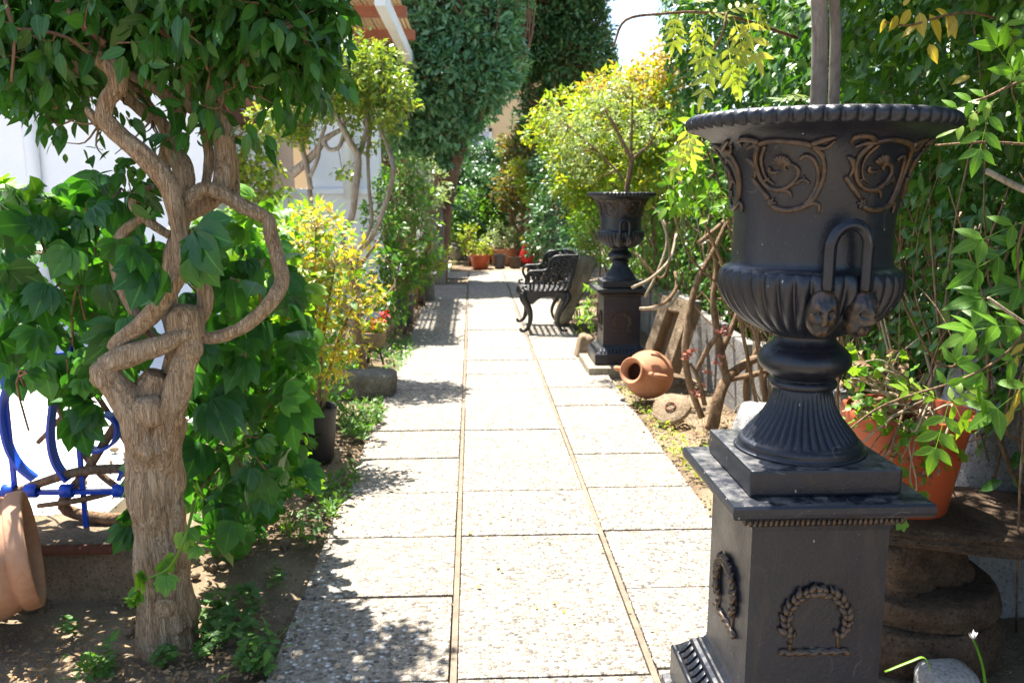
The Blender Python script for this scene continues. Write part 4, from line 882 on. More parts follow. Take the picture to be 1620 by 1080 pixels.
def barkdisp(seed, a=.10, f=1.2, lf=7, bumps=0):
    rs = np.random.default_rng(seed + 100); B_ = [(rs.uniform(0, 6.28), rs.uniform(0, 1.2), rs.uniform(.25, .6), rs.uniform(.015, .05), rs.choice([-1, 1, 1]) * rs.uniform(.12, .34)) for _ in range(bumps)]
    def fn(th, l, r):
        P = np.stack([np.cos(th) * f, np.sin(th) * f, np.full_like(th, l * lf)], -1)
        rid = np.abs(hnoise(P * np.array([3.0, 3.0, .5]), 1.6, seed + 7) - .5) * 2
        g = np.abs(hnoise(P * np.array([5.5, 5.5, .55]) / f, 1.0, seed + 19) - .5) * 2
        return a * 1.8 * fbm(P, 1.0, seed, 3) + a * .8 * (rid - .45) + a * .55 * (g - .45) + sum(h * np.exp(-((np.angle(np.exp(1j * (th - t0)))) / w) ** 2 - ((l - l0) / q) ** 2) for t0, l0, w, q, h in B_)
    return fn
def twigs(mb, centres, root, r=.006, n=5, jit=.12, lmax=99.):
    root = np.atleast_2d(root)
    for c in centres:
        s = root[np.argmin(np.linalg.norm(root - c, axis=1))]; L = np.linalg.norm(c - s)
        if L > lmax: s = c + (s - c) * lmax * rng.uniform(.5, 1) / L; L = lmax
        m = (s + c) / 2 + rng.normal(0, jit * L, 3) + np.array([0, 0, -.08 * L]); mb.tube([s, m, c], [r, r * .7, r * .35], n, res=3, cap=False)
# ------------------------------------------------------------------ the gnarled tree in the left foreground
TB = 2.52
tb = gp(264, 1018)
tree = thing('gnarled_tree', 'gnarled tree with twisted looping tan stems in the left foreground', 'tree', (tb[0], TB, 0))
LIMBS = {
 'trunk': [[(266, 1050, .05, 54), (265, 1018, .05, 52), (262, 985, .05, 48), (260, 930, .04, 44), (254, 860, .03, 44), (244, 780, .02, 50), (243, 710, .01, 46), (240, 665, 0, 44), (240, 625, 0, 34), (252, 590, 0, 22)]],
 'limb': [
  [(262, 740, -.01, 24), (266, 680, -.03, 27), (276, 632, -.04, 26), (287, 585, -.035, 23), (298, 548, -.02, 24), (294, 512, 0, 26), (285, 500, .02, 14)],
  [(232, 740, -.02, 26), (222, 680, -.03, 33), (202, 632, -.04, 31), (178, 603, -.05, 26), (174, 576, -.06, 21), (207, 561, -.07, 21), (255, 546, -.07, 19), (302, 524, -.05, 15)],
  [(180, 552, -.02, 12), (190, 538, -.04, 14), (217, 518, -.06, 16), (246, 490, -.07, 17), (272, 450, -.06, 16), (288, 420, -.05, 15), (284, 370, -.05, 16), (276, 325, -.06, 17), (262, 285, -.06, 18), (226, 245, -.07, 18), (190, 215, -.07, 17), (166, 190, -.08, 15), (170, 160, -.08, 15), (187, 135, -.08, 17), (178, 108, -.08, 16), (152, 86, -.07, 15), (160, 68, -.06, 10)],
  [(286, 525, 0, 22), (318, 497, .02, 16), (325, 465, .02, 15), (309, 425, .02, 13), (292, 390, .02, 12)],
  [(270, 640, .05, 30), (283, 545, .05, 24), (266, 480, .07, 18), (275, 400, .08, 16), (292, 330, .07, 15), (290, 270, .06, 18), (272, 230, .09, 14), (286, 170, .11, 12), (300, 90, .13, 10), (290, 10, .1, 8), (280, -60, .1, 6)],
  [(286, 345, .05, 13), (328, 320, .06, 17), (353, 290, .07, 19), (358, 245, .09, 20), (350, 195, .09, 17), (338, 150, .1, 15), (345, 100, .1, 12), (362, 40, .1, 10), (385, -40, .1, 8)],
  [(374, 314, .1, 7), (370, 270, .13, 9), (360, 215, .13, 10), (345, 170, .1, 10), (376, 115, .06, 9), (430, 60, 0, 6), (480, 30, 0, 4)],
  [(97, 95, -.03, 12), (122, 108, 0, 14), (160, 133, .02, 13), (195, 150, .05, 11), (240, 190, .09, 10)],
  [(150, 100, .1, 6), (205, 118, .1, 8), (258, 148, .1, 10), (305, 172, .12, 11), (350, 200, .12, 9)],
  [(252, 290, .12, 12), (264, 215, .13, 12), (236, 170, .13, 10), (190, 110, .14, 8), (150, 30, .14, 6), (130, -40, .1, 5)],
  [(322, 312, .12, 8), (331, 250, .12, 9), (326, 180, .14, 8), (385, 60, .16, 7), (440, -20, .16, 5)],
  [(262, 300, .06, 8), (232, 300, .06, 9), (212, 322, .05, 10), (238, 352, .05, 9), (268, 372, .06, 8)],
  [(250, 545, .05, 9), (205, 480, .05, 10), (184, 420, .05, 12), (192, 372, .06, 10), (225, 345, .06, 8)],
  [(150, 185, -.05, 6), (140, 175, -.06, 7), (158, 195, -.06, 9)]],
 'loop_stem': [[(296, 526, 0, 13), (335, 534, 0, 12), (382, 518, -.02, 13), (426, 481, -.03, 14), (446, 445, 0, 15), (438, 405, .02, 14), (429, 372, .03, 13), (422, 346, .03, 13), (386, 328, .02, 14), (346, 305, 0, 14), (320, 300, -.01, 15), (296, 320, -.02, 14), (284, 350, 0, 12)]],
}
k = 0; tips = []
for nm, ls in LIMBS.items():
    for l in ls:
        P, r = limb_pts(l, TB); big = nm == 'trunk'
        mb = MB(); r = r * (.93 if big else (.80 if nm == 'loop_stem' else .84)); mb.tube(P, r, 72 if big else 32, res=26 if big else 12, disp=barkdisp(k, .22 if big else .19, 1.3, 6 if big else 13, 14 if big else 7)); mb.build(nm, MT['bark_tan'], tree); k += 1
        if not big: tips.append(P[-1]); tips.append(P[len(P) * 2 // 3])
# knots and cut stubs
for (x, y, d, r) in ((294, 512, -.03, 27), (236, 650, -.06, 22), (262, 960, -.09, 14), (166, 592, -.06, 20), (300, 548, -.04, 18)):
    p = at(x, y, TB + d); s = msize(r, TB) * 2; obj('knot', rock_mesh('knot', p, (s, s * .8, s * 1.1), x, 3, .4, 2.0, None, .2), MT['bark_tan'], tree)
CR = [(40, 40, .0, .22), (120, 0, .2, .25), (50, 120, .15, .13), (130, 60, .3, .18), (200, 20, .25, .2), (300, 0, .1, .25), (300, 80, .3, .16), (390, 30, .0, .22), (440, 90, .1, .16), (490, 60, .1, .17), (520, 30, .15, .12), (250, -90, 0, .28), (90, -130, .1, .3), (420, -90, .1, .3), (0, -60, .2, .25), (540, -40, .2, .18), (250, 120, .3, .12), (360, 120, .3, .12), (300, -200, .1, .3), (460, -200, .2, .26), (-40, 60, .2, .18), (180, -230, .1, .28), (370, -90, .6, .28), (300, -110, .7, .3), (400, -150, .75, .2)]
Ps, Os, Cs = [], [], []
for (x, y, d, r) in CR:
    c = at(x, y, TB + d); n = max(5, int(26 * (r / .2) ** 2)); P, O, C = crown_pts(c, (r * 1.15, r * 1.15, r * .8), n, 16, .085, .35); Ps.append(P); Os.append(O); Cs.append(C)
for (x, y, d, r, n) in ((100, 215, 0, .035, 10), (92, 190, 0, .04, 12), (185, 300, .05, .07, 22), (170, 265, .05, .05, 14), (205, 200, 0, .05, 12), (190, 170, .02, .06, 14), (305, 180, .05, .07, 18), (330, 165, 0, .05, 10), (405, 195, .05, .05, 10), (430, 170, .05, .05, 10), (470, 145, .05, .06, 14), (240, 100, -.15, .08, 16), (180, 40, -.2, .1, 20), (285, 215, .0, .04, 8), (330, 215, .06, .04, 8), (215, 290, .06, .06, 16), (480, 110, 0, .08, 18), (545, 40, .1, .06, 12), (150, 165, .0, .05, 10), (20, 130, .05, .08, 20), (60, 150, .05, .07, 14), (350, 140, 0, .07, 14), (235, 320, .05, .05, 10), (215, 275, .0, .05, 10)):
    P, O, C = crown_pts(at(x, y, TB + d), r, 3, max(3, n // 3), .05, .3); Ps.append(P); Os.append(O); Cs.append(C)
nb_ = sum(len(p) for p in Ps[:len(CR)]); P = np.vstack(Ps); O = np.vstack(Os); C = np.vstack(Cs); small_ = np.arange(len(P)) >= nb_
x_, y_, z_ = proj(P); kp = ((x_ < 520 + 40 * rng.random(len(P))) | (y_ < -90)) & ((y_ < 140 + 20 * rng.random(len(P))) | (x_ < 130) | small_); P, O = P[kp], O[kp]
D, N = orient(O, .45, .75, .45, .45, .8, .45)
foliage(tree, P, D, N, sizes(len(P), .058), T_OV, MT['lf_crown'], 300)
mb = MB(); x_, y_, z_ = proj(C); twigs(mb, C[x_ < 520][::2], np.array(tips), .0035, 5, .12, .16); mb.build('twigs', MT['stem_brown'], tree, kind='stuff')
for l in ([(0, 47, -.1, 2.5), (60, 48, -.12, 2.5), (110, 62, -.12, 3), (150, 92, -.1, 4)], [(18, 130, -.15, 2), (22, 60, -.15, 2.5), (8, 0, -.15, 3)], [(90, 0, -.1, 4), (130, 40, -.1, 5), (165, 70, -.08, 6)], [(215, 20, -.05, 5), (250, 45, -.05, 5), (285, 75, -.03, 4)]):
    P, r = limb_pts(l, TB); mb = MB(); mb.tube(P, r, 8, res=5); mb.build('shoot', MT['bark_red'], tree)

# ------------------------------------------------------------------ broad leaved creeper over the railing
cr = thing('creeper', 'broad leaved green creeper smothering the blue railing behind the tree', 'creeper', (at(330, 860, 3.0)[0], 3.1, 0))
GA = poly_pts([(-30, 300), (60, 290), (150, 275), (215, 320), (235, 450), (215, 560), (150, 610), (60, 600), (-30, 570)], 190, 2.5, 3.3)
GB = poly_pts([(300, 350), (420, 340), (455, 430), (475, 560), (465, 660), (480, 740), (430, 800), (350, 880), (300, 840), (285, 700), (305, 520)], 270, 2.75, 3.6)
GC = poly_pts([(175, 365), (310, 345), (325, 400), (250, 440), (190, 430)], 9, 2.30, 2.40)
GD = poly_pts([(180, 720), (215, 700), (220, 850), (195, 830)], 6, 2.5, 2.7)
GE = poly_pts([(70, 600), (160, 600), (170, 660), (80, 670)], 4, 2.7, 2.9)
P = np.vstack([GA, GB, GC, GD, GE]); n = len(P)
O = np.tile(np.array([.25, -.85, .25]), (n, 1)); D, N = orient(O, .30, .85, .5, .40, .85, .6)
S = sizes(n, .105, .30)
foliage(cr, P, D, N, S, T_PALM, MT['lf_creeper'], 260)
GB2 = poly_pts([(300, 320), (430, 310), (480, 400), (500, 560), (480, 700), (500, 760), (440, 790), (410, 690), (390, 500), (330, 400)], 120, 3.0, 3.7); n = len(GB2)
D, N = orient(np.tile(np.array([.4, -.6, .4]), (n, 1)), .4, .6, .5, .7, .5, .45); foliage(cr, GB2, D, N, sizes(n, .085), T_PALM, MT['lf_creeper_lit'], 110, name='lit_tint_foliage', single_name='lit_tint_leaf')  # same creeper leaves, sunlight put into their paler colour
GA2 = poly_pts([(-20, 290), (70, 285), (100, 330), (30, 390), (-20, 380)], 24, 2.7, 3.1); n = len(GA2)
D, N = orient(np.tile(np.array([.2, -.6, .5]), (n, 1)), .4, .5, .5, .7, .5, .45); foliage(cr, GA2, D, N, sizes(n, .06), T_PALM, MT['lf_creeper_lit'], 24, name='lit_tint_foliage', single_name='lit_tint_leaf')  # upper left creeper leaves, sunlit look painted by the paler green
mb = MB()
for i in range(70):
    a = P[rng.integers(0, len(P))]; b = a + np.array([-abs(rng.normal(0, .08)), .12 + abs(rng.normal(0, .06)), -abs(rng.normal(.12, .1))]); b[2] = max(b[2], .1); mb.tube([a, (a + b) / 2 + rng.normal(0, .05, 3), b], .004, 5, res=3, cap=False)
mb.build('vine_stems', MT['stem_brown'], cr, kind='stuff')
for l in ([(60, 560, .12, 5), (90, 640, .12, 5), (150, 740, .1, 6), (215, 790, .1, 5)], [(-10, 790, .06, 6), (60, 765, .06, 7), (130, 745, .06, 8), (215, 740, .1, 8)], [(60, 800, .05, 4), (130, 790, .05, 5), (210, 770, .08, 4)], [(215, 620, .1, 7), (140, 740, .08, 7), (100, 800, .1, 9), (170, 820, .1, 10), (230, 815, .1, 8)], [(110, 560, .14, 4), (200, 700, .14, 5), (240, 800, .14, 5)], [(60, 700, .16, 4), (120, 640, .14, 4), (200, 600, .12, 4)]):
    Q, r = limb_pts(l, YF); mb = MB(); mb.tube(Q, r, 8, res=5); mb.build('vine', MT['stem_brown'], cr)
# the long tendril drooping across the trunk
Q, r = limb_pts([(310, 780, .1, 3), (296, 840, -.15, 2.5), (270, 895, -.16, 2.2), (235, 915, -.17, 2), (212, 935, -.17, 1.5)], TB); mb = MB(); mb.tube(Q, r, 6, res=5); mb.build('tendril', MT['lf_bright'], cr)
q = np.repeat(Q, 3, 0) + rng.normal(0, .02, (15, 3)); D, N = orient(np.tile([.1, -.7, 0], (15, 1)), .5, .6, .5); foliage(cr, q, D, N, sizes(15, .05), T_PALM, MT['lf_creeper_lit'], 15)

# ------------------------------------------------------------------ bushes and trees of the left bed
def bush(name, label, blobs, mat, leaf, tpls, base, stems=5, smat='stem_brown', per=18, dens=30, cat='shrub', group=None, singles=0, cr_=.3, extra=None, sr=.012, down=.2, inner=.35):
    t = thing(name, label, cat, (base[0], base[1], 0), group); Ps, Os, Cs = [], [], []
    for (x, y, Y, r) in blobs:
        c = at(x, y, Y); rr = np.asarray(r, float) * np.ones(3); n = max(4, int(dens * (rr.prod() ** (1 / 3) / .3) ** 2)); P, O, C = crown_pts(c, rr, n, per, cr_ * rr.min(), inner); Ps.append(P); Os.append(O); Cs.append(C)
    P = np.vstack(Ps); O = np.vstack(Os); C = np.vstack(Cs); keep = P[:, 2] > .02; P, O = P[keep], O[keep]
    D, N = orient(O, .7, down, .5, .8, .45, .4); foliage(t, P, D, N, sizes(len(P), leaf), tpls, MT[mat], singles)
    B = np.array([base[0], base[1], 0.0]); roots = []
    for s in range(stems):
        e = C[rng.integers(0, len(C))]; b = B + np.array([rng.normal(0, .05), rng.normal(0, .05), -.03]); m = b * .5 + e * .5 + rng.normal(0, .06, 3); m2 = b * .2 + e * .8 + rng.normal(0, .05, 3)
        m[:2] = m[:2] * .6 + b[:2] * .4; pts = catmull(np.array([b, m, m2, e]), 4); mb = MB(); mb.tube([b, m, m2, e], [sr, sr * .8, sr * .6, sr * .3], 8, res=5); mb.build('stem', MT[smat], t); roots.append(pts[4:])
    if roots:
        mb = MB(); twigs(mb, C[rng.permutation(len(C))[:150]], np.vstack(roots), sr * .35, 4, .12, .35); mb.build('twigs', MT[smat], t, kind='stuff')
    return t, C
lb = gp(380, 700)
bush('lime_vine', 'yellow green leafy vine mound behind the looping stem', [(370, 390, 4.3, .26), (430, 400, 4.6, .26), (470, 390, 4.9, .25), (400, 440, 4.2, .28), (460, 440, 4.4, .26), (505, 380, 5.4, .22), (380, 375, 5.2, .2), (430, 375, 5.6, .2)], 'lf_vine', .062, T_OV, at(420, 600, 4.6), 6, dens=30, per=14, cr_=.42, cat='vine', singles=120)
bush('pale_bush', 'bright green bush seen under the porch eave', [(385, 260, 9.0, .34), (400, 290, 8.6, .34), (360, 290, 9.2, .3), (345, 250, 9.4, .25)], 'lf_lime', .06, T_RND, at(385, 420, 9.0), 4, dens=22)
t, C = bush('golden_shrub', 'golden and orange leaved shrub growing from the black pot', [(500, 380, 4.35, .16), (470, 440, 4.3, .18), (540, 430, 4.4, .16), (500, 500, 4.3, .2), (560, 470, 4.4, .12), (460, 520, 4.25, .14), (520, 570, 4.3, .13), (590, 460, 4.4, .08), (510, 340, 4.4, .1), (470, 600, 4.25, .1), (550, 540, 4.35, .1)], 'lf_gold', .036, T_SM, (BPOT[0], BPOT[1]), 0, dens=85, per=9, cr_=.55)
mb = MB()
for dx, tip in ((-.03, (470, 440)), (.03, (530, 420)), (.0, (500, 360)), (.05, (565, 470)), (-.04, (455, 520))):
    b = BPOT + np.array([dx, rng.normal(0, .02), -.02]); e = at(*tip, 4.32); m = b * .55 + e * .45 + np.array([-dx * .3, 0, .05]); mb = MB(); mb.tube([b, m, e], [.011, .009, .004], 8, res=5); mb.build('stem', MT['stem_brown'], t)
    cs = C[np.argsort(np.linalg.norm(C - e, axis=1))[:30]]; mb = MB(); twigs(mb, cs, catmull(np.array([b, m, e]), 5)[4:], .003, 4); mb.build('twigs', MT['stem_pale'], t, kind='stuff')

YBV = 6.65
bv = thing('bougainvillea', 'small bougainvillea tree with pale twisted bare stems in the left bed', 'tree', (at(575, 585, YBV)[0], YBV, 0)); roots = []
for nm, l in (('trunk', [(578, 600, 0, 11), (570, 560, 0, 10), (563, 515, 0, 10), (563, 470, 0, 9), (556, 430, 0, 9), (548, 395, 0, 8)]), ('limb', [(552, 410, 0, 7), (541, 375, .05, 7), (556, 345, .05, 6.5), (562, 300, 0, 7), (566, 250, 0, 7), (552, 222, -.05, 6), (538, 195, -.05, 5), (520, 160, 0, 3)]),
  ('limb', [(560, 440, 0, 6), (566, 400, .05, 5), (585, 380, .05, 5), (602, 345, 0, 4.5), (618, 295, 0, 5), (622, 262, 0, 5), (610, 225, .05, 4.5), (602, 205, .05, 4), (600, 150, .1, 3)]),
  ('limb', [(575, 385, .1, 3.5), (588, 350, .1, 3.5), (584, 300, .1, 3.5), (582, 240, .1, 3.5), (586, 200, .1, 3.5), (575, 150, .1, 3)]), ('limb', [(566, 250, 0, 5), (576, 222, .05, 5), (580, 190, .05, 4.5), (560, 150, .05, 3)]),
  ('limb', [(462, 275, .3, 9), (478, 262, .25, 8), (500, 240, .2, 7), (515, 220, .15, 6), (540, 205, .1, 4)]), ('limb', [(492, 300, .2, 5), (485, 262, .2, 5), (478, 225, .2, 5), (488, 190, .2, 4)]), ('limb', [(490, 280, .15, 4), (503, 250, .15, 4), (506, 225, .15, 4), (515, 200, .15, 3)]),
  ('limb', [(512, 222, .05, 4), (520, 236, .05, 4), (535, 234, .05, 4), (543, 215, .05, 4), (545, 190, .05, 3)]), ('limb', [(560, 520, .05, 5), (545, 470, .1, 4), (570, 420, .1, 4), (600, 380, .1, 3)]), ('limb', [(500, 420, .25, 5), (492, 350, .25, 5), (490, 300, .22, 5)])):
    Q, r = limb_pts(l, YBV); mb = MB(); r = r * .8; mb.tube(Q, r, 12, res=5, disp=barkdisp(k, .08)); mb.build(nm, MT['bark_grey'] if nm == 'limb' else MT['stem_brown'], bv); roots.append(Q[len(Q) // 2:]); k += 1
Ps, Os, Cs = [], [], []
for (x, y, d, r) in ((470, 175, .2, .22), (500, 140, .1, .26), (545, 130, 0, .28), (590, 120, 0, .25), (610, 160, 0, .22), (450, 200, .3, .16), (560, 175, .1, .2), (620, 190, .05, .12), (520, 100, .1, .2), (585, 85, .1, .16), (430, 190, .3, .14), (545, 265, .1, .06), (590, 225, .1, .07), (480, 215, .2, .08)):
    P, O, C = crown_pts(at(x, y, YBV + d), (r, r * 1.3, r * .85), max(5, int(60 * (r / .25) ** 2)), 16, .085, .3); Ps.append(P); Os.append(O); Cs.append(C)
P = np.vstack(Ps); D, N = orient(np.vstack(Os), .7, .25, .5, .8, .4, .4); foliage(bv, P, D, N, sizes(len(P), .044), T_RND + T_SM, MT['lf_boug'], 0, name='crown')
mb = MB(); twigs(mb, np.vstack(Cs)[::2], np.vstack(roots), .005, 4); mb.build('twigs', MT['bark_grey'], bv, kind='stuff')
q = np.array([at(x, y, YBV - .2) for x, y in ((509, 124), (511, 126), (506, 127), (512, 121))]); D, N = orient(np.tile([0, -1, .3], (4, 1)));
foliage(bv, q, D, N, sizes(4, .045), T_RND, MT['petal_pink'], 4, single_name='petal')

bush('climbing_bush', 'green climbing bush on a dark post beside the grey pot', [(640, 320, 8.6, .3), (620, 370, 8.3, .26), (655, 380, 8.4, .28), (625, 440, 8.2, .22), (650, 430, 8.5, .24), (640, 285, 9.0, .26), (610, 330, 8.8, .26), (620, 290, 9.0, .2)], 'lf_mid', .055, T_SM, at(630, 500, 8.6), 5, dens=34, sr=.02)
bush('silver_bush', 'silvery green bush under the dark evergreen', [(660, 300, 10.5, .35), (645, 330, 10.0, .26), (680, 290, 11.0, .3)], 'lf_silver', .06, T_NARROW + T_SM, at(660, 450, 10.4), 3, dens=26)
bush('fern_shrub', 'feathery bright green shrub reaching over the far path edge', [(665, 400, 10.3, .26), (690, 405, 10.6, .2), (650, 430, 10.2, .22), (700, 412, 10.5, .12)], 'lf_lime', .07, T_NARROW, at(650, 470, 10.5), 4, dens=24)
bush('dark_undergrowth', 'dark green shrub filling the shade behind the stone bowl', [(560, 470, 7.6, .3), (600, 500, 7.8, .25), (540, 560, 6.9, .3), (510, 600, 6.0, .3), (600, 430, 8.0, .3), (470, 620, 5.3, .3), (420, 600, 4.6, .3), (440, 700, 4.2, .2), (560, 600, 6.6, .12), (450, 560, 5.0, .35), (400, 520, 4.4, .3)], 'lf_mid', .06, T_OV, at(540, 600, 6.9), 5, dens=26, per=14)
# red flowers and greens in the stone bowl
t, C = bush('geranium', 'small red flowered plant in the stone bowl', [(585, 512, bw[1], .09), (600, 515, bw[1], .06), (575, 515, bw[1], .06)], 'lf_lime', .035, T_RND, bw, 0, dens=90, per=14)
fl = np.array([at(x, y, bw[1] - .06) for x, y in ((600, 497), (606, 501), (608, 506), (592, 508), (589, 512), (604, 505), (611, 498))]); fl = np.repeat(fl, 7, 0) + rng.normal(0, .012, (49, 3)); D, N = orient(unit(rng.normal(size=(49, 3)) + [0, -1, .4]), .8, 0, .4); foliage(t, fl, D, N, sizes(49, .03), T_RND, MT['petal_red'], 0, name='flowers')
bush('grey_pot_plant', 'low green plant in the tall grey pot', [(640, 470, GPOT[1], .09), (632, 468, GPOT[1], .06), (650, 470, GPOT[1], .06)], 'lf_mid', .035, T_SM, GPOT, 0, dens=80)

# ------------------------------------------------------------------ big evergreens and the far end
def big_tree(name, label, trunk, Yb, blobs, mat, bm_, leaf, limbs=(), dens=190, per=13, clr=.095):
    t = thing(name, label, 'tree', (at(trunk[0][0], trunk[0][1], Yb)[0], Yb, 0)); rts = []
    Q, r = limb_pts(trunk, Yb); Q[0][2] = -.1; mb = MB(); mb.tube(Q, r, 20, res=6, disp=barkdisp(3, .09, 1.2, 3)); mb.build('trunk', MT[bm_], t); rts.append(Q[2:])
    for l in limbs: Q, r = limb_pts(l, Yb); mb = MB(); mb.tube(Q, r, 12, res=5, disp=barkdisp(5, .08, 1.2, 3)); mb.build('limb', MT[bm_], t); rts.append(Q[1:])
    Ps, Os, Cs = [], [], []
    for (x, y, d, r) in blobs: P, O, C = crown_pts(at(x, y, Yb + d), (r, r, r * .9), max(6, int(dens * (r / .6) ** 2)), per, clr, .62); Ps.append(P); Os.append(O); Cs.append(C)
    P = np.vstack(Ps); D, N = orient(np.vstack(Os), .8, .0, .45, .7, .5, .4); foliage(t, P, D, N, sizes(len(P), leaf), T_SM, MT[mat], 0, name='crown')
    mb = MB(); twigs(mb, np.vstack(Cs)[::3], np.vstack(rts), .02, 5); mb.build('branches', MT[bm_], t, kind='stuff'); return t
big_tree('evergreen_tree', 'large dense dark evergreen with leaning trunk left of the path end', [(690, 420, 0, 17), (695, 370, 0, 16), (702, 330, 0, 14), (716, 270, 0, 11), (735, 215, 0, 10), (752, 170, 0, 9), (765, 110, 0, 7)], 13.6,
  [(640, 60, 0, .62), (700, 25, 0, .7), (765, 55, -.1, .62), (625, 125, 0, .5), (690, 120, -.3, .62), (755, 130, -.3, .55), (655, 180, 0, .5), (715, 190, -.1, .5), (790, 95, 0, .45), (600, 30, .2, .5), (640, 215, .1, .32), (700, 240, .1, .32), (760, 10, 0, .6), (740, 170, .1, .4), (620, -40, .2, .7), (720, -60, .2, .8), (790, -30, .3, .6), (560, 0, .5, .5), (690, 215, .2, .35), (640, -140, .3, .8), (740, -160, .3, .8)], 'lf_dark', 'bark_red', .115, limbs=[[(700, 335, 0, 9), (690, 260, .2, 8), (670, 190, .2, 7), (650, 110, .2, 5)], [(735, 215, 0, 6), (765, 180, 0, 5), (790, 120, 0, 4)]])
big_tree('cypress_trunk_tree', 'reddish straight trunked evergreen behind the pergola', [(648, 440, 0, 11), (648, 330, 0, 11), (650, 250, 0, 12), (650, 190, 0, 11), (655, 120, 0, 9), (660, 20, 0, 6)], 15.5,
  [(630, 130, .3, .55), (600, 170, .3, .5), (610, 230, .4, .4), (680, 160, .6, .5), (680, 250, .6, .35), (600, 90, .5, .6), (645, 60, .5, .6), (630, 300, .7, .3), (610, 260, .3, .3)], 'lf_darker', 'bark_red', .085)
big_tree('tall_evergreen', 'tall dark evergreen left of the white sky gap', [(872, 430, 0, 13), (872, 330, 0, 12), (868, 250, 0, 11), (875, 170, 0, 10), (885, 90, 0, 8), (895, 0, 0, 6)], 17.5,
  [(880, 20, 0, .9), (920, 40, 0, .6), (850, 70, 0, .7), (905, 90, -.2, .75), (830, 30, 0, .6), (860, 130, .2, .55), (820, 100, .3, .5), (935, 100, .1, .5), (840, 190, .5, .35), (900, -50, 0, 1.0), (820, -40, 0, .8), (880, 160, .4, .45), (840, 240, .3, .4), (860, -160, .2, 1.0)], 'lf_darker', 'bark_red', .10)
# cycad
YC = 13.2; cy_ = thing('cycad', 'dark cycad with arching fronds under the leaning trunk', 'cycad', (at(682, 420, YC)[0], YC, 0))
cc = at(686, 322, YC); mb = MB(); mb.tube([(cc[0], YC, -.05), (cc[0], YC, .4), cc], [.19, .16, .13], 16, res=6, disp=barkdisp(8, .2, 2.0, 9)); mb.build('trunk', MT['bark_grey'], cy_)
for i in range(26):
    a = rng.uniform(0, 2 * math.pi); el = rng.uniform(.1, 1.2); L = rng.uniform(.7, .95); d = np.array([math.cos(a) * math.cos(el), math.sin(a) * math.cos(el), math.sin(el)]); pts = np.array([cc + d * L * s + np.array([0, 0, -.55 * L * s * s]) for s in np.linspace(0, 1, 12)])
    mb = MB(); mb.tube(pts, .008, 4, res=1); T_ = unit(np.gradient(pts, axis=0)); side = unit(np.cross(T_, [0, 0, 1.0])); V, F, n = [], [], 0
    for j in np.linspace(1, 10.9, 26):
        i0 = int(j); p = pts[i0] * (1 - (j - i0)) + pts[min(i0 + 1, 11)] * (j - i0); l = .17 * math.sin(math.pi * min(1, (j + 1) / 12.5)) + .03
        for s in (-1, 1): e = p + (side[i0] * s * .85 + T_[i0] * .5) * l + np.array([0, 0, .02]); w = T_[i0] * .009; V += [p - w, p + w, e]; F.append((n, n + 1, n + 2)); n += 3
    mb.add(V, F); mb.build('frond', MT['lf_cycad'], cy_, smooth=False)
FAR = [('dark_laurel', 'dark green laurel in front of the yellow house', [(770, 265, 19, .6), (745, 290, 18.5, .55), (800, 275, 19, .5), (720, 300, 18.5, .4), (775, 300, 18, .5), (740, 255, 19.5, .35)], 'lf_darker', .09, (765, 420, 18.5)),
 ('sunny_shrub', 'sunlit green shrub behind the far pots', [(735, 335, 17.5, .45), (770, 330, 17.8, .4), (715, 350, 17.2, .35), (750, 360, 17.2, .35), (780, 350, 17.4, .3)], 'lf_mid', .085, (750, 420, 17.4)),
 ('red_tipped_shrub', 'tall shrub with reddish tips right of the yellow house', [(820, 250, 17.5, .4), (835, 280, 17.2, .4), (815, 300, 17, .4), (840, 320, 16.8, .35), (810, 220, 17.8, .25), (850, 290, 17, .3)], 'lf_redgreen', .09, (822, 415, 17.2)),
 ('lime_shrub', 'yellow green spiky shrub right of centre', [(825, 270, 16.4, .22), (850, 300, 16.2, .3), (835, 300, 16.2, .2)], 'lf_lime', .11, (840, 415, 16.3)),
 ('shade_shrub', 'deep green shrub in shade behind the chair', [(880, 330, 14.5, .5), (890, 280, 15, .5), (870, 380, 13.8, .35), (905, 360, 13, .35), (895, 400, 12.0, .25), (920, 300, 13.5, .4), (870, 270, 16, .4), (915, 380, 11, .25)], 'lf_darker', .08, (890, 430, 13.5)),
 ('back_hedge', 'dim hedge closing the garden behind the far shrubs', [(700, 350, 20.5, .6), (760, 340, 21, .6), (820, 340, 20.5, .65), (880, 340, 19, .7), (680, 380, 18.5, .45), (940, 330, 17, .7), (860, 220, 21, .7), (930, 230, 19, .7), (640, 360, 17.5, .6)], 'lf_darker', .10, (790, 410, 20.5)),
 ('bright_sapling', 'small bright green sapling between pillar and orange pot', [(742, 370, 16.6, .2), (752, 395, 16.4, .16), (738, 395, 16.5, .14)], 'lf_lime', .06, (745, 418, 16.5))]
for nm, lab, bl, mt, lf, b in FAR: bush(nm, lab, bl, mt, lf, T_SM, at(*b), 6, 'stem_brown', dens=34, per=20, sr=.03)
for nm, lab, bl, mt, lf, b in (('orange_pot_plant', 'pale green plant in the round orange pot', [(760, 392, EP1[1], .20), (770, 396, EP1[1], .13)], 'lf_lime', .06, EP1), ('dry_pot_plant', 'wispy pale plant in the old clay pot', [(795, 375, EP3[1], .28), (775, 382, EP3[1], .2), (815, 378, EP3[1], .2)], 'lf_silver', .06, EP3), ('red_pot_plant', 'green plant spilling from the tipped red pot', [(843, 388, EP4[1], .18), (835, 382, EP4[1], .12)], 'lf_lime', .07, EP4)):
    bush(nm, lab, bl, mt, lf, T_SM, b, 3, dens=40, per=12, sr=.01)
fs = thing('bare_shrub', 'thicket of bare brown stems among the far bushes', 'shrub', at(800, 420, 17))
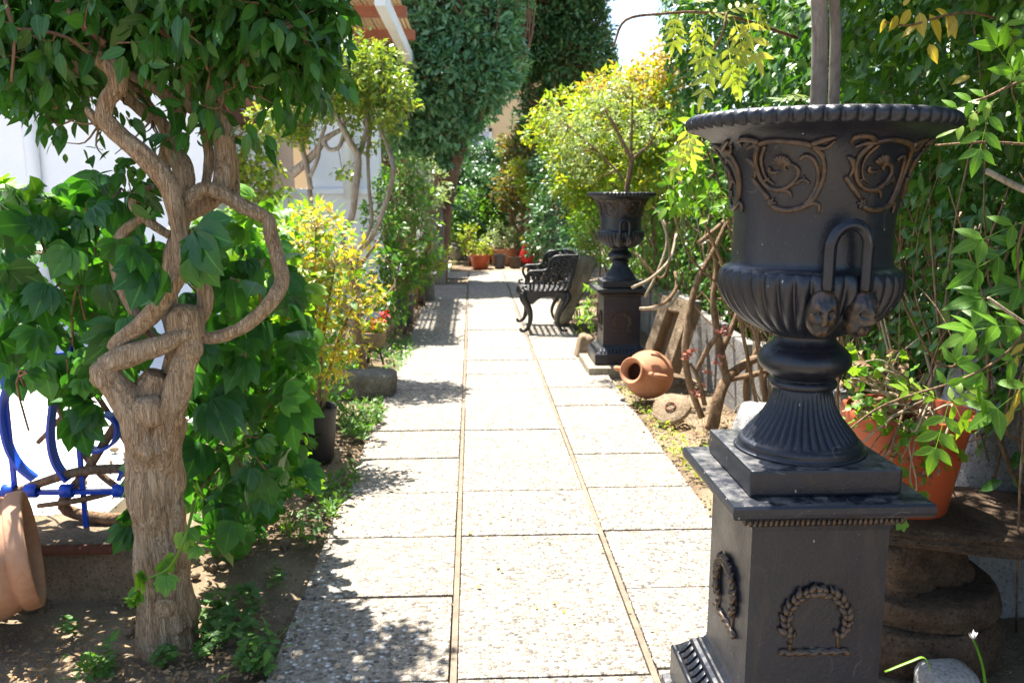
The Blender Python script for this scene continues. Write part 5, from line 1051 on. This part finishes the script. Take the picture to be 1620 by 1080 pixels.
for (x0, y0, x1, y1, r, Y) in ((802, 405, 835, 310, 5, 16.9), (800, 400, 808, 300, 4, 17.2), (760, 400, 770, 310, 4, 17.6), (775, 400, 780, 310, 3.5, 17.4), (832, 400, 838, 330, 3, 16.6), (845, 400, 842, 300, 4, 17.0), (790, 400, 785, 320, 3, 17.8)):
    a, b = at(x0, y0, Y), at(x1, y1, Y); a[2] = -.05; m = (a + b) / 2 + rng.normal(0, .08, 3); mb = MB(); mb.tube([a, m, b], [msize(r, Y), msize(r * .85, Y), msize(r * .6, Y)], 10, res=5); mb.build('stem', MT['stem_brown'] if x0 != 832 else MT['stem_pale'], fs)
# ------------------------------------------------------------------ right side: hedge over the wall
def hedge(name, label, Ya, Yb, n, leaf, mat, z0, z1, tpls, singles, xf=1.72, lean=.22, low=.9, group='hedge along the right wall', thick=.85):
    t = thing(name, label, 'hedge', (2.1, (Ya + Yb) / 2, 0), group)
    Y = rng.uniform(Ya, Yb, n * 2); z = z0 + (z1 - z0) * rng.random(n * 2) ** .9
    q = np.stack([np.zeros_like(Y), Y, z], 1); bul = .34 * fbm(q, 1.5, 6) + .30 * fbm(q, 4.0, 2); dens = fbm(q, 3.0, 8, 3) * 3.2 + .62 - np.clip((low - z) / .55, 0, 1) * .72
    m = rng.random(n * 2) < dens; Y, z, bul = Y[m][:n], z[m][:n], bul[m][:n]; dep = rng.random(len(Y)) ** 1.6 * thick
    x = xf - lean * np.clip(z - 1.0, 0, 1.6) + bul + dep; P = np.stack([x, Y, z], 1)
    O = np.tile(np.array([-.8, -.35, .2]), (len(P), 1)) + rng.normal(0, .35, (len(P), 3)); D, N = orient(unit(O), .5, .65, .45, .6, .7, .45)
    foliage(t, P, D, N, sizes(len(P), leaf), tpls, MT[mat], singles)
    m = int(n * .4); P = np.stack([xf + rng.uniform(.55, 1.5, m), rng.uniform(Ya - .1, Yb + .1, m), rng.uniform(.0, z1, m)], 1); D, N = orient(rdir(m), .5, .5, .5, .5, .5, .5); foliage(t, P, D, N, sizes(m, leaf * 1.7), T_SM, MT[mat], 0, name='inner_foliage'); return t
def hedge_stems(t, Ya, Yb, n, nsep, xf=1.80):
    joined = MB()
    for i in range(n):
        y = rng.uniform(Ya, Yb); b = np.array([xf + rng.uniform(-.05, .35), y, -.03 if rng.random() < .5 else .4]); h = rng.uniform(.7, 1.7); e = b + np.array([rng.normal(-.12, .22), rng.normal(0, .35), h]); m = (b + e) / 2 + rng.normal(0, .10, 3); m2 = b * .25 + e * .75 + rng.normal(0, .08, 3)
        r = rng.uniform(.003, .010); mm = MT[('stem_brown', 'stem_pale', 'stem_brown')[i % 3]]
        if i < nsep: mb = MB(); mb.tube([b, m, m2, e], [r, r * .85, r * .7, r * .4], 7, res=4); mb.build('stem', mm, t)
        else: joined.tube([b, m, m2, e], [r * .7, r * .6, r * .5, r * .3], 5, res=4, cap=False)
    joined.build('thin_stems', MT['stem_brown'], t, kind='stuff')
h1 = hedge('hedge', 'tall glossy dark green hedge right behind the foreground urn', .7, 4.3, 30000, .062, 'lf_hedge', .45, 3.3, T_OV, 300); hedge_stems(h1, 1.6, 4.4, 170, 70)
Ps, Os = zip(*[crown_pts(c, r, 22, 16, .12, .2)[:2] for c, r in (((1.05, 3.15, 2.85), .30), ((1.35, 3.35, 2.95), .36), ((1.25, 2.75, 2.85), .28), ((1.6, 3.0, 2.8), .34), ((1.5, 2.4, 2.75), .26), ((1.65, 3.7, 2.9), .36))])  # leaf mass added out of view above, to shade shelf, pot and boulder
P = np.vstack(Ps); D, N = orient(np.vstack(Os), .5, .6, .45); foliage(h1, P, D, N, sizes(len(P), .066), T_OV, MT['lf_hedge'], 0, name='added_overhang')
mb = MB(); twigs(mb, P[::16], np.array([(1.8, 2.6, 2.4), (1.85, 3.2, 2.5), (1.8, 3.7, 2.5)]), .007, 5); mb.build('branches', MT['stem_brown'], h1, kind='stuff')  # twigs carrying the added, unseen shading leaves
h2 = hedge('hedge', 'hedge stretch between the two black urns', 4.3, 7.6, 24000, .062, 'lf_hedge', .5, 3.2, T_OV, 120, xf=1.80, lean=.10, low=.85); hedge_stems(h2, 4.2, 7.6, 110, 50)
h3 = hedge('hedge', 'bright leafy hedge stretch behind the chair and second urn', 7.6, 12.5, 8000, .075, 'lf_mid', .3, 2.1, T_SM, 0, xf=1.75, lean=.12, low=.7); hedge_stems(h3, 7.6, 12, 70, 20)
# sunlit yellow green shrubs above the second urn
bush('sunny_lime_shrub', 'glowing yellow green shrub behind the second urn', [(1000, 190, 8.4, .5), (950, 220, 8.8, .42), (1050, 210, 8.0, .42), (920, 260, 9.2, .4), (1000, 260, 8.4, .4), (900, 190, 9.6, .36), (960, 165, 9.0, .36), (1040, 270, 7.9, .35), (870, 215, 10, .3), (930, 300, 9.0, .3)], 'lf_lime', .062, T_SM, (1.9, 8.6), 6, dens=40, per=18, sr=.02)
bush('gold_shrub', 'orange gold leaved bush below the white sky gap', [(990, 150, 9.0, .30), (1030, 150, 8.6, .34), (950, 150, 9.4, .22), (1050, 110, 8.8, .28), (1060, 160, 8.2, .3), (1000, 165, 8.8, .3), (1080, 90, 8.0, .28)], 'lf_gold_hedge', .065, T_SM, (2.1, 8.9), 5, dens=38, per=16, sr=.02)
bush('leafy_climber', 'lime leaved climber below the rim of the foreground urn', [(1100, 290, 4.6, .14), (1120, 240, 4.5, .14), (1085, 330, 4.8, .10), (1135, 330, 4.4, .12), (1100, 215, 4.7, .12), (1080, 260, 5.0, .12)], 'lf_bright', .065, T_OV, (1.75, 4.7), 3, dens=46, per=9, cat='climber', singles=90, cr_=.5)
bush('right_bed_shrub', 'small bright shrub between chair and second pedestal', [(938, 490, 7.4, .10), (932, 510, 7.5, .08), (935, 340, 8.6, .2), (925, 330, 9.4, .2), (920, 370, 9.6, .18), (935, 400, 9.0, .15), (930, 300, 9.2, .2), (938, 450, 7.5, .08)], 'lf_bright', .05, T_SM, at(962, 480, 9.5), 3, dens=60, per=10)
# white flowers at the chair back
wf = thing('white_flowers', 'white flower cluster just above the chair back', 'flowers', at(905, 440, 9.15)); q = at(899, 402, 9.1) + rng.normal(0, .045, (90, 3)) * np.array([1.3, .8, .8]); D, N = orient(unit(rng.normal(size=(90, 3)) + [0, -.5, .6]), .8, 0, .4); foliage(wf, q, D, N, sizes(90, .035), T_RND, MT['petal_white'], 0, name='petals')
mb = MB()
for i in range(7): e = q[i * 9]; mb.tube([(e[0] + .15 + rng.normal(0, .03), 9.2, 0), (e[0] + .1, 9.18, .4), e], [.006, .005, .002], 6, res=4)
mb.build('stems', MT['stem_pale'], wf)
# thin tree in the second urn
u2 = np.array([P2[0], P2[1], .682 + .58]); t = thing('urn_tree', 'thin little tree with fine silvery leaves in the second urn', 'tree', u2); rts = []
for nm, l in (('trunk', [(990, 312, 0, 4.5), (994, 285, 0, 4), (999, 255, 0, 3.6), (998, 240, 0, 3)]), ('limb', [(998, 250, 0, 3), (985, 225, 0, 2.8), (972, 200, 0, 2.6), (958, 175, 0, 1.8)]), ('limb', [(998, 255, 0, 3), (1008, 245, 0, 2.2), (1030, 225, 0, 1.5), (1050, 190, 0, 1)]), ('limb', [(985, 285, 0, 2.4), (975, 270, 0, 2), (940, 235, 0, 1.4), (900, 200, 0, 1)]), ('limb', [(998, 240, 0, 2.5), (1000, 190, 0, 1.8), (1000, 140, .05, 1)])):
    Q, r = limb_pts(l, P2[1]); mb = MB(); mb.tube(Q, r, 8, res=4); mb.build(nm, MT['stem_brown'], t); rts.append(Q)
Ps, Os, Cs = [], [], []
for (x, y, d, r) in ((900, 205, 0, .17), (930, 225, 0, .17), (950, 190, 0, .18), (880, 190, .05, .1), (985, 165, 0, .18), (1020, 190, .05, .16), (1000, 220, .1, .14), (930, 265, 0, .13), (960, 140, 0, .12), (1040, 220, .1, .12), (900, 240, 0, .12)):
    P, O, C = crown_pts(at(x, y, P2[1] + d), r, max(5, int(24 * (r / .17) ** 2)), 11, .06, .2); Ps.append(P); Os.append(O); Cs.append(C)
P = np.vstack(Ps); D, N = orient(np.vstack(Os), .7, .1, .5); foliage(t, P, D, N, sizes(len(P), .028), T_SM, MT['lf_silver'], 0, name='crown'); mb = MB(); twigs(mb, np.vstack(Cs)[::2], np.vstack(rts), .003, 4); mb.build('twigs', MT['stem_brown'], t, kind='stuff')
# two stemmed tree in the foreground urn; its crown stands above the picture
U1 = np.array([PED1[0], PED1[1], PBASE + .626 + .58]); ut = thing('urn_tree', 'two smooth grey brown tree stems rising from the foreground urn', 'tree', U1)
for l in ([(1293, 200, 0, 13), (1296, 120, 0, 12.5), (1297, 60, 0, 12), (1296, 0, 0, 12), (1296, -120, 0, 12), (1290, -300, 0, 10), (1270, -480, .1, 7)], [(1318, 200, .05, 8.5), (1321, 100, .05, 8.5), (1322, 40, .05, 8.2), (1319, -20, .04, 8.2), (1320, -120, .03, 9), (1345, -300, .05, 8), (1370, -470, .1, 6)]):
    Q, r = limb_pts(l, PED1[1]); mb = MB(); mb.tube(Q, r, 24, res=8, disp=barkdisp(2, .035, 1.2, 14)); mb.build('trunk', MT['trunk_smooth'], ut)
Ps, Os, Cs = [], [], []
for (dx, dy, z, r) in ((.30, .0, 2.75, .24), (.55, .25, 2.85, .28), (.85, .45, 2.9, .30), (.75, .05, 2.95, .26), (1.0, .8, 2.95, .3)):
    P, O, C = crown_pts((PED1[0] + dx, PED1[1] + dy, z), r, 26, 7, .13, .2); Ps.append(P); Os.append(O); Cs.append(C)
P = np.vstack(Ps); D, N = orient(np.vstack(Os), .6, .4, .5); foliage(ut, P, D, N, sizes(len(P), .13), T_PIN, MT['lf_mid'], 0, name='crown'); mb = MB(); twigs(mb, np.vstack(Cs)[::2], np.array([at(1290, -300, PED1[1]), at(1345, -300, PED1[1] + .05), at(1270, -480, PED1[1] + .1)]), .006, 5); mb.build('twigs', MT['trunk_smooth'], ut, kind='stuff')
q = np.array([at(1285, 158, PED1[1] + .03)]); foliage(ut, np.repeat(q, 3, 0), np.array([[-.9, -.2, .25], [-.6, -.5, .3], [-.7, .3, .35]]), np.array([[.1, -.4, 1.0]] * 3), np.array([.065, .05, .06]), T_PIN, MT['lf_silver'], 3)
# climbing shoots with long feathered leaves
def shoots(name, label, stems, Yb, leaves, mat, tpls, s):
    t = thing(name, label, 'climber', (1.75, Yb, 0))
    for l in stems: Q, r = limb_pts(l, Yb); mb = MB(); mb.tube(Q, r, 8, res=5); mb.build('stem', MT['stem_brown'], t)
    P, D, N, S = [], [], [], []
    for (x, y, dx, dy, sc, *dd) in leaves:
        p = at(x, y, Yb + (dd[0] if dd else 0)); e = at(x + dx, y + dy, Yb + (dd[0] if dd else 0) - .12 * s * rng.uniform(-1, 1.6)); d = e - p; P.append(p); D.append(unit(d)); N.append(unit(np.array([rng.normal(-.2, .3), -.75, .6 + rng.normal(0, .25)]))); S.append(np.linalg.norm(d) * sc)
    foliage(t, np.array(P), np.array(D), np.array(N), np.array(S), tpls, MT[mat], len(P)); return t
shoots('golden_shoot', 'arching shoot with yellow feathered leaves over the hedge top', [[(970, 75, .0, 1.6), (990, 32, 0, 2), (1050, 22, 0, 2), (1110, 20, 0, 2.2), (1170, 30, .1, 2.5), (1260, 60, .4, 3)], [(1150, 20, 0, 2), (1140, 60, 0, 2), (1110, 110, .2, 2)]], 2.9,
  [(1060, 20, 10, 40, 1.1), (1072, 22, -5, 42, 1.1), (1100, 20, 10, 45, 1.1), (1108, 22, 40, -12, 1.0), (1110, 60, 8, 55, 1.1), (1120, 40, -16, 50, 1.1), (1145, 20, 35, -20, 1.1), (1160, 25, 20, 50, 1.2), (1180, 20, 12, 60, 1.2), (1190, 40, -30, 50, 1.2), (1150, 60, 10, 60, 1.2), (1130, 70, -20, 60, 1.2), (1165, 80, 12, 50, 1.2), (1100, 205, -22, 35, 1.2), (1085, 190, 8, 55, 1.2), (1075, 220, -14, 40, 1.1), (1185, 5, 30, 24, 1.1), (1090, 5, 30, -14, 1.1)], 'lf_goldgreen', T_PIN, .1)
shoots('green_shoot', 'bright green feathered shoots hanging in at the right edge', [[(1640, 120, 0, 2.5), (1600, 135, 0, 2.3), (1570, 150, 0, 2), (1545, 160, 0, 1.5)], [(1640, 230, 0, 2), (1560, 225, 0, 2), (1480, 230, .1, 1.6)], [(1640, 500, 0, 2.2), (1590, 560, 0, 2), (1520, 600, 0, 2), (1400, 640, .0, 2), (1330, 690, -.0, 1.6)], [(1640, 300, .1, 2), (1610, 400, .1, 2), (1625, 520, .1, 2)]], 2.05,
  [(1575, 150, -55, 10, 1.1), (1580, 155, -60, 25, 1.1), (1600, 140, 60, -10, 1.2), (1590, 140, 30, -45, 1.2), (1570, 165, -20, 60, 1.2), (1600, 150, 30, 40, 1.2), (1610, 130, -20, -55, 1.2), (1560, 60, 40, -40, 1.2, .2), (1590, 40, 30, 40, 1.2, .2), (1600, 90, 30, 30, 1.2, .2), (1500, 640, -20, 70, 1.1), (1495, 640, 40, -30, 1.1), (1490, 632, -40, -25, 1.1), (1500, 630, 30, 30, 1.2), (1495, 620, 10, -45, 1.1), (1540, 605, 30, 30, 1.1), (1620, 560, -60, 30, 1.1), (1640, 600, -60, 40, 1.1), (1635, 520, -70, -20, 1.2)], 'lf_bright', T_PIN2, .1)
shoots('dark_shoot', 'mid green feathered leaves hanging before the hedge at the right edge', [[(1650, 330, 0, 2), (1630, 420, 0, 2), (1640, 500, 0, 2)]], 2.15, [(1620, 350, -55, 20, 1.2), (1630, 370, -65, 50, 1.2), (1610, 400, 40, 40, 1.2), (1635, 450, -70, 10, 1.2), (1625, 480, -75, 30, 1.2), (1630, 430, -50, 70, 1.2)], 'lf_mid', T_PIN2, .1)
shoots('yellow_spray', 'spray of yellow leaves high in the hedge right of the stems', [[(1640, 60, .2, 2), (1540, 20, 0, 2), (1440, 40, 0, 1.6), (1400, 35, 0, 1.2)]], 2.6,
  [(1400, 30, -5, 22, 1), (1420, 25, -14, 26, 1), (1440, 15, -18, 30, 1), (1455, 20, 6, 40, 1), (1470, 22, 20, 46, 1), (1500, 22, 14, 40, 1), (1480, 15, 30, 20, 1), (1430, 10, 10, -18, 1), (1510, 30, -10, 30, 1), (1450, 40, -24, 20, 1), (1535, 120, -30, 12, 1), (1470, 70, 14, 30, 1)], 'lf_yellow', T_OV, .1)
shoots('lower_yellow_spray', 'thin yellow leaves drooping before the white boulder', [[(1640, 500, 0, 1.6), (1625, 560, 0, 1.5), (1600, 640, 0, 1)]], 2.1, [(1615, 610, -16, 60, 1), (1610, 560, -10, 40, 1), (1620, 590, 6, 36, 1), (1605, 640, -20, 46, 1), (1625, 540, -30, 24, 1)], 'lf_yellow', T_NARROW, .1)
# geranium in the orange pot: pale dry stems, small lobed leaves
gt = thing('potted_geranium', 'straggly half dry geranium trailing from the orange pot', 'plant', (POTC[0], POTC[1], POTZ - .04)); Cs = []
for i in range(46):
    a = rng.uniform(0, 2 * math.pi); b = np.array([POTC[0] + .10 * math.cos(a) * rng.random(), POTC[1] + .10 * math.sin(a) * rng.random(), POTZ - .04]); tip = np.array([rng.uniform(1335, 1540), 0, 0]); py = rng.uniform(560, 660) if i < 26 else rng.uniform(670, 800)
    e = at(rng.uniform(1335, 1450) if i < 30 else rng.uniform(1340, 1520), py, POTC[1] + (rng.uniform(-.25, .05) if i < 26 else -.19)); m = (b + e) / 2 + np.array([rng.normal(0, .03), -.06, .10 if i >= 26 else .03]); m2 = e * .7 + m * .3 + rng.normal(0, .02, 3); r = rng.uniform(.0022, .0045)
    mb = MB(); mb.tube([b, m, m2, e], [r, r, r * .9, r * .6], 6, res=4); mb.build('stem', MT['stem_pale' if i % 3 else 'stem_brown'], gt); Cs += [e, m2 * .5 + e * .5]
Cs = np.array(Cs); q = np.repeat(Cs, 4, 0) + rng.normal(0, .018, (len(Cs) * 4, 3)); D, N = orient(unit(rng.normal(size=(len(q), 3)) + [0, -.6, .3]), .7, .2, .5); h_ = rng.random(len(q)) < .45
foliage(gt, q[h_], D[h_], N[h_], sizes(h_.sum(), .030), T_LOB, MT['lf_bright'], 130); foliage(gt, q[~h_], D[~h_], N[~h_], sizes((~h_).sum(), .026), T_SM, MT['lf_dry'], 0, name='dry_leaves')
# bare twisted shrub with reddish rosettes by the wall
YS = 4.75; ds = thing('bare_shrub', 'bare twisted shrub with reddish leaf rosettes against the concrete wall', 'shrub', gp(1130, 665))
for l in ([(1125, 680, 0, 15), (1135, 640, 0, 14), (1150, 600, .05, 12), (1185, 572, .1, 10), (1225, 555, .15, 8), (1260, 520, .2, 5)], [(1110, 660, 0, 8), (1092, 610, 0, 8), (1084, 560, 0, 8), (1090, 500, .05, 8), (1105, 440, .1, 7), (1130, 395, .15, 6), (1150, 350, .2, 4)], [(1150, 605, .05, 8), (1138, 540, .1, 9), (1128, 480, .15, 7), (1133, 420, .2, 5), (1120, 380, .2, 4)], [(1140, 560, .1, 7), (1165, 500, .15, 6), (1175, 450, .2, 4)], [(1100, 590, 0, 5), (1118, 555, 0, 6), (1135, 530, -.02, 5)], [(1115, 640, -.02, 6), (1105, 600, -.03, 5), (1092, 575, -.03, 4)], [(1185, 660, .1, 6), (1180, 600, .1, 6), (1200, 540, .15, 5), (1190, 500, .2, 4)], [(1215, 650, .1, 5), (1210, 600, .12, 5), (1220, 560, .15, 4)], [(1155, 600, .05, 6), (1200, 590, .0, 6), (1240, 575, -.02, 4)]):
    Q, r = limb_pts(l, YS); mb = MB(); r = r * .72; mb.tube(Q, r, 14, res=6, disp=barkdisp(k, .16, 1.2, 12, 5)); mb.build('limb', MT['stem_brown'], ds); k += 1
for (x, y) in ((1088, 562), (1095, 556), (1140, 527), (1148, 522), (1100, 620), (1112, 612), (1140, 565), (1135, 575), (1120, 590), (1085, 568), (1150, 530), (1105, 628)):
    c = at(x, y, YS - .03); a = rdir(22); a[:, 2] = abs(a[:, 2]) * .6; o = obj('rosette', leaf_mesh('rosette', T_SM, np.repeat(c[None], 22, 0), unit(a), unit(np.cross(a, rdir(22))), sizes(22, .030), MT['petal_pink']), None, ds)
# pale bent stems arching from the hedge by the second pedestal
as_ = thing('arching_stems', 'pale bare stems arching out of the hedge beside the second pedestal', 'stems', (1.7, 5.6, .5))
for l in ([(1000, 455, .0, 4), (1030, 440, .05, 4), (1060, 410, .1, 4), (1070, 370, .2, 3)], [(1015, 490, .05, 4), (1050, 480, .05, 5), (1070, 455, .1, 5), (1068, 430, .2, 4)], [(1012, 488, 0, 4), (1055, 485, 0, 4.5), (1075, 460, .05, 4)], [(1005, 400, .2, 3), (1045, 440, .2, 3), (1060, 400, .2, 3), (1050, 350, .25, 3)], [(1105, 385, .1, 6), (1130, 365, .1, 6.5), (1158, 340, .2, 6), (1180, 330, .4, 5)], [(1020, 470, .1, 3), (1040, 430, .1, 3), (1055, 380, .15, 3), (1040, 330, .2, 2.5)], [(1350, 445, -2.6, 2.5), (1380, 400, -2.5, 3), (1375, 350, -2.4, 3)], [(1560, 270, -2.8, 8), (1620, 300, -2.9, 9), (1660, 310, -3.0, 9)]):
    Q, r = limb_pts(l, 5.6); r = r * .62; mb = MB(); mb.tube(Q, r, 8, res=5); mb.build('stem', MT['stem_brown' if l[0][0] % 2 else 'stem_pale'], as_)

# ------------------------------------------------------------------ ground cover, weeds, litter
def scatter_ground(poly_list, n, tpls, mat, s, name, label, cat, up=.6, zoff=.012, flat=.3, seed=0):
    Q = []
    for poly, share in poly_list: 
        poly = np.array(poly, float); lo, hi = poly.min(0), poly.max(0); c = 0
        while c < int(n * share):
            a = rng.uniform(lo, hi); ins = False; j = len(poly) - 1
            for i in range(len(poly)):
                if (poly[i, 1] > a[1]) != (poly[j, 1] > a[1]) and a[0] < (poly[j, 0] - poly[i, 0]) * (a[1] - poly[i, 1]) / (poly[j, 1] - poly[i, 1]) + poly[i, 0]: ins = not ins
                j = i
            if ins: g = gp(*a); Q.append((g[0], g[1], zoff + rng.uniform(0, .03) * flat)); c += 1
    Q = np.array(Q); D = unit(np.stack([rng.normal(size=len(Q)), rng.normal(size=len(Q)), np.full(len(Q), up)], 1)); N = unit(np.stack([rng.normal(0, .4, len(Q)), rng.normal(0, .4, len(Q)), np.ones(len(Q))], 1))
    o = obj(name, leaf_mesh(name, tpls, Q, D, N, sizes(len(Q), s, .35), mat)); tag(o, label, cat, None, 'stuff'); return o
scatter_ground([([(330, 940), (395, 935), (420, 965), (380, 1000), (340, 1040), (310, 1060), (315, 1000)], .45), ([(385, 985), (430, 1000), (440, 1060), (400, 1080), (370, 1050)], .2), ([(140, 1040), (180, 1030), (190, 1075), (140, 1080)], .08), ([(240, 1040), (275, 1035), (280, 1055), (240, 1060)], .06), ([(420, 900), (445, 890), (450, 930), (425, 950)], .06), ([(100, 990), (120, 985), (125, 1010), (100, 1015)], .03), ([(470, 820), (500, 800), (520, 850), (480, 880)], .12)], 520, T_CLOV, MT['lf_clover'], .034, 'clover', 'clover patches at the foot of the gnarled tree', 'clover', .25, .008, 1.2)
scatter_ground([([(535, 650), (600, 632), (610, 660), (575, 700), (540, 690)], .55), ([(600, 560), (650, 530), (655, 560), (620, 600)], .25), ([(500, 790), (560, 730), (570, 760), (520, 830)], .2)], 1300, T_SM, MT['lf_clover'], .034, 'ground_cover', 'low green ground cover along the left path edge', 'ground cover', .9, .0, 1.0)
scatter_ground([([(975, 615), (1010, 620), (1060, 670), (1100, 720), (1110, 770), (1060, 720), (1010, 650)], .6), ([(900, 470), (930, 500), (920, 540), (895, 520)], .25), ([(1110, 690), (1160, 700), (1150, 740), (1110, 740)], .15)], 500, T_SM, MT['lf_lime'], .028, 'weeds', 'sparse yellow green weeds in the right hand bed', 'weeds', .6, .0, 1.0)
# grass blades by the path edges
blades = MB()
for (x, y, n, h) in ((455, 838, 14, .10), (470, 850, 10, .07), (640, 545, 14, .12), (645, 560, 10, .1), (610, 590, 8, .1), (430, 1010, 8, .06), (1000, 640, 8, .06)):
    b = gp(x, y)
    for i in range(n):
        d = np.array([rng.normal(0, .5), rng.normal(0, .5), 1.0]) * h * rng.uniform(.6, 1.2); p = b + rng.normal(0, .02, 3) * [1, 1, 0]; s = np.array([d[1], -d[0], 0]); s = s / (np.linalg.norm(s) + 1e-6) * .003
        blades.add([p - s, p + s, p + d * .6 - s * .7, p + d * .6 + s * .7, p + d + np.array([d[0], d[1], -.02]) * .5], [(0, 1, 3, 2), (2, 3, 4)])
tag(blades.build('grass', MT['lf_bright'], None, smooth=False), 'grass tufts at the path edges', 'grass', kind='stuff')
# dry leaves, twiglets and pebbles on the soil
scatter_ground([([(0, 960), (200, 900), (420, 880), (480, 800), (560, 720), (600, 640), (560, 640), (440, 800), (300, 900), (0, 930)], .35), ([(0, 1000), (420, 950), (410, 1080), (0, 1080)], .35), ([(960, 600), (1000, 600), (1180, 740), (1110, 770), (1000, 650)], .3)], 2200, T_SM, MT['lf_dry'], .020, 'leaf_litter', 'dry leaf litter on the soil', 'leaf litter', .05, .0, .3)
scatter_ground([([(960, 600), (1000, 590), (1180, 720), (1120, 780), (1000, 650)], .7), ([(730, 680), (1050, 700), (1080, 1000), (720, 1000)], .3)], 90, T_RND, MT['lf_yellow'], .016, 'fallen_petals', 'tiny yellow fallen leaves scattered by the path', 'fallen leaves', .02, .006, .1)
peb = MB()
for i in range(3200):
    x, y = (rng.uniform(-2.0, -.60), rng.uniform(1.6, 6)) if i < 2200 else (rng.uniform(1.08, 1.7), rng.uniform(2, 8))
    if i % 9 == 0: x = (-.62 + abs(rng.normal(0, .03))) if i < 2200 else 1.05 - abs(rng.normal(0, .03))
    s = rng.uniform(.003, .012) * (2.4 if rng.random() < .06 and i % 9 else .7)
    peb.add(rock_pts[0] * s * rng.uniform(.6, 1.2, 3) + np.array([x, y, (.002 if i % 9 == 0 else -.012) + s * .2]) - (np.array([0, 0, 0])), rock_pts[1])
tag(peb.build('pebbles', MT['stone_tan'], None), 'small pebbles and clods in the garden soil', 'pebbles', kind='stuff')
mb = MB()
for i in range(26):
    b = gp(rng.uniform(1090, 1160), rng.uniform(660, 690)); a = rng.uniform(0, 6.28); e = b + np.array([.16 * math.cos(a), .16 * math.sin(a), rng.uniform(.0, .06)]); mb.tube([b, (b + e) / 2 + np.array([0, 0, .05]), e], .002, 4, res=3)
tag(mb.build('dry_twigs', MT['twig_dry'], None), 'tangle of dry straw beside the stone lid', 'dry twigs', kind='stuff')
# wild garlic by the millstone
ga = thing('wild_garlic', 'white wild garlic bud on a thin green stalk at bottom right', 'flower', gp(1558, 1079))
Q, r = limb_pts([(1562, 1110, 0, 2.6), (1556, 1060, 0, 2.4), (1547, 1028, 0, 2.2), (1540, 1012, 0, 2)], 2.02); mb = MB(); mb.tube(Q, r, 8, res=5); mb.build('stalk', MT['lf_bright'], ga)
c = at(1539, 1011, 2.02); a = unit(np.stack([rng.normal(0, .35, 12), rng.normal(0, .35, 12), np.ones(12)], 1)); obj('bud', leaf_mesh('bud', T_SM, np.repeat(c[None], 12, 0), a, unit(np.cross(a, rdir(12))), sizes(12, .022), MT['petal_white']), None, ga)
Q, r = limb_pts([(1400, 1062, 0, 3), (1440, 1046, 0, 3.6), (1462, 1040, 0, 3.4), (1474, 1062, 0, 2)], 1.98); mb = MB(); mb.tube(Q, r, 8, res=5, flat=.35); mb.build('blade', MT['lf_bright'], ga)
# sprigs of weed by the path at bottom left
for (x, y, lab) in ((405, 1060, 'leafy weed sprig beside the path at bottom left'), (150, 1070, 'small leafy weed near the bottom left corner')):
    b = gp(x, y); t = thing('weed', lab, 'weed', b); q = b + rng.normal(0, .035, (26, 3)) * [1, 1, 0] + np.array([0, 0, 1]) * rng.uniform(.01, .10, (26, 1)); D, N = orient(unit(rng.normal(size=(26, 3)) * [1, 1, .3]), .8, .0, .3, 1.0, .2, .3); foliage(t, q, D, N, sizes(26, .04), T_OV, MT['lf_mid'], 26)
    mb = MB()
    for i in range(6): mb.tube([b, (b + q[i]) / 2, q[i]], .0018, 5, res=2)
    mb.build('stems', MT['lf_mid'], t)
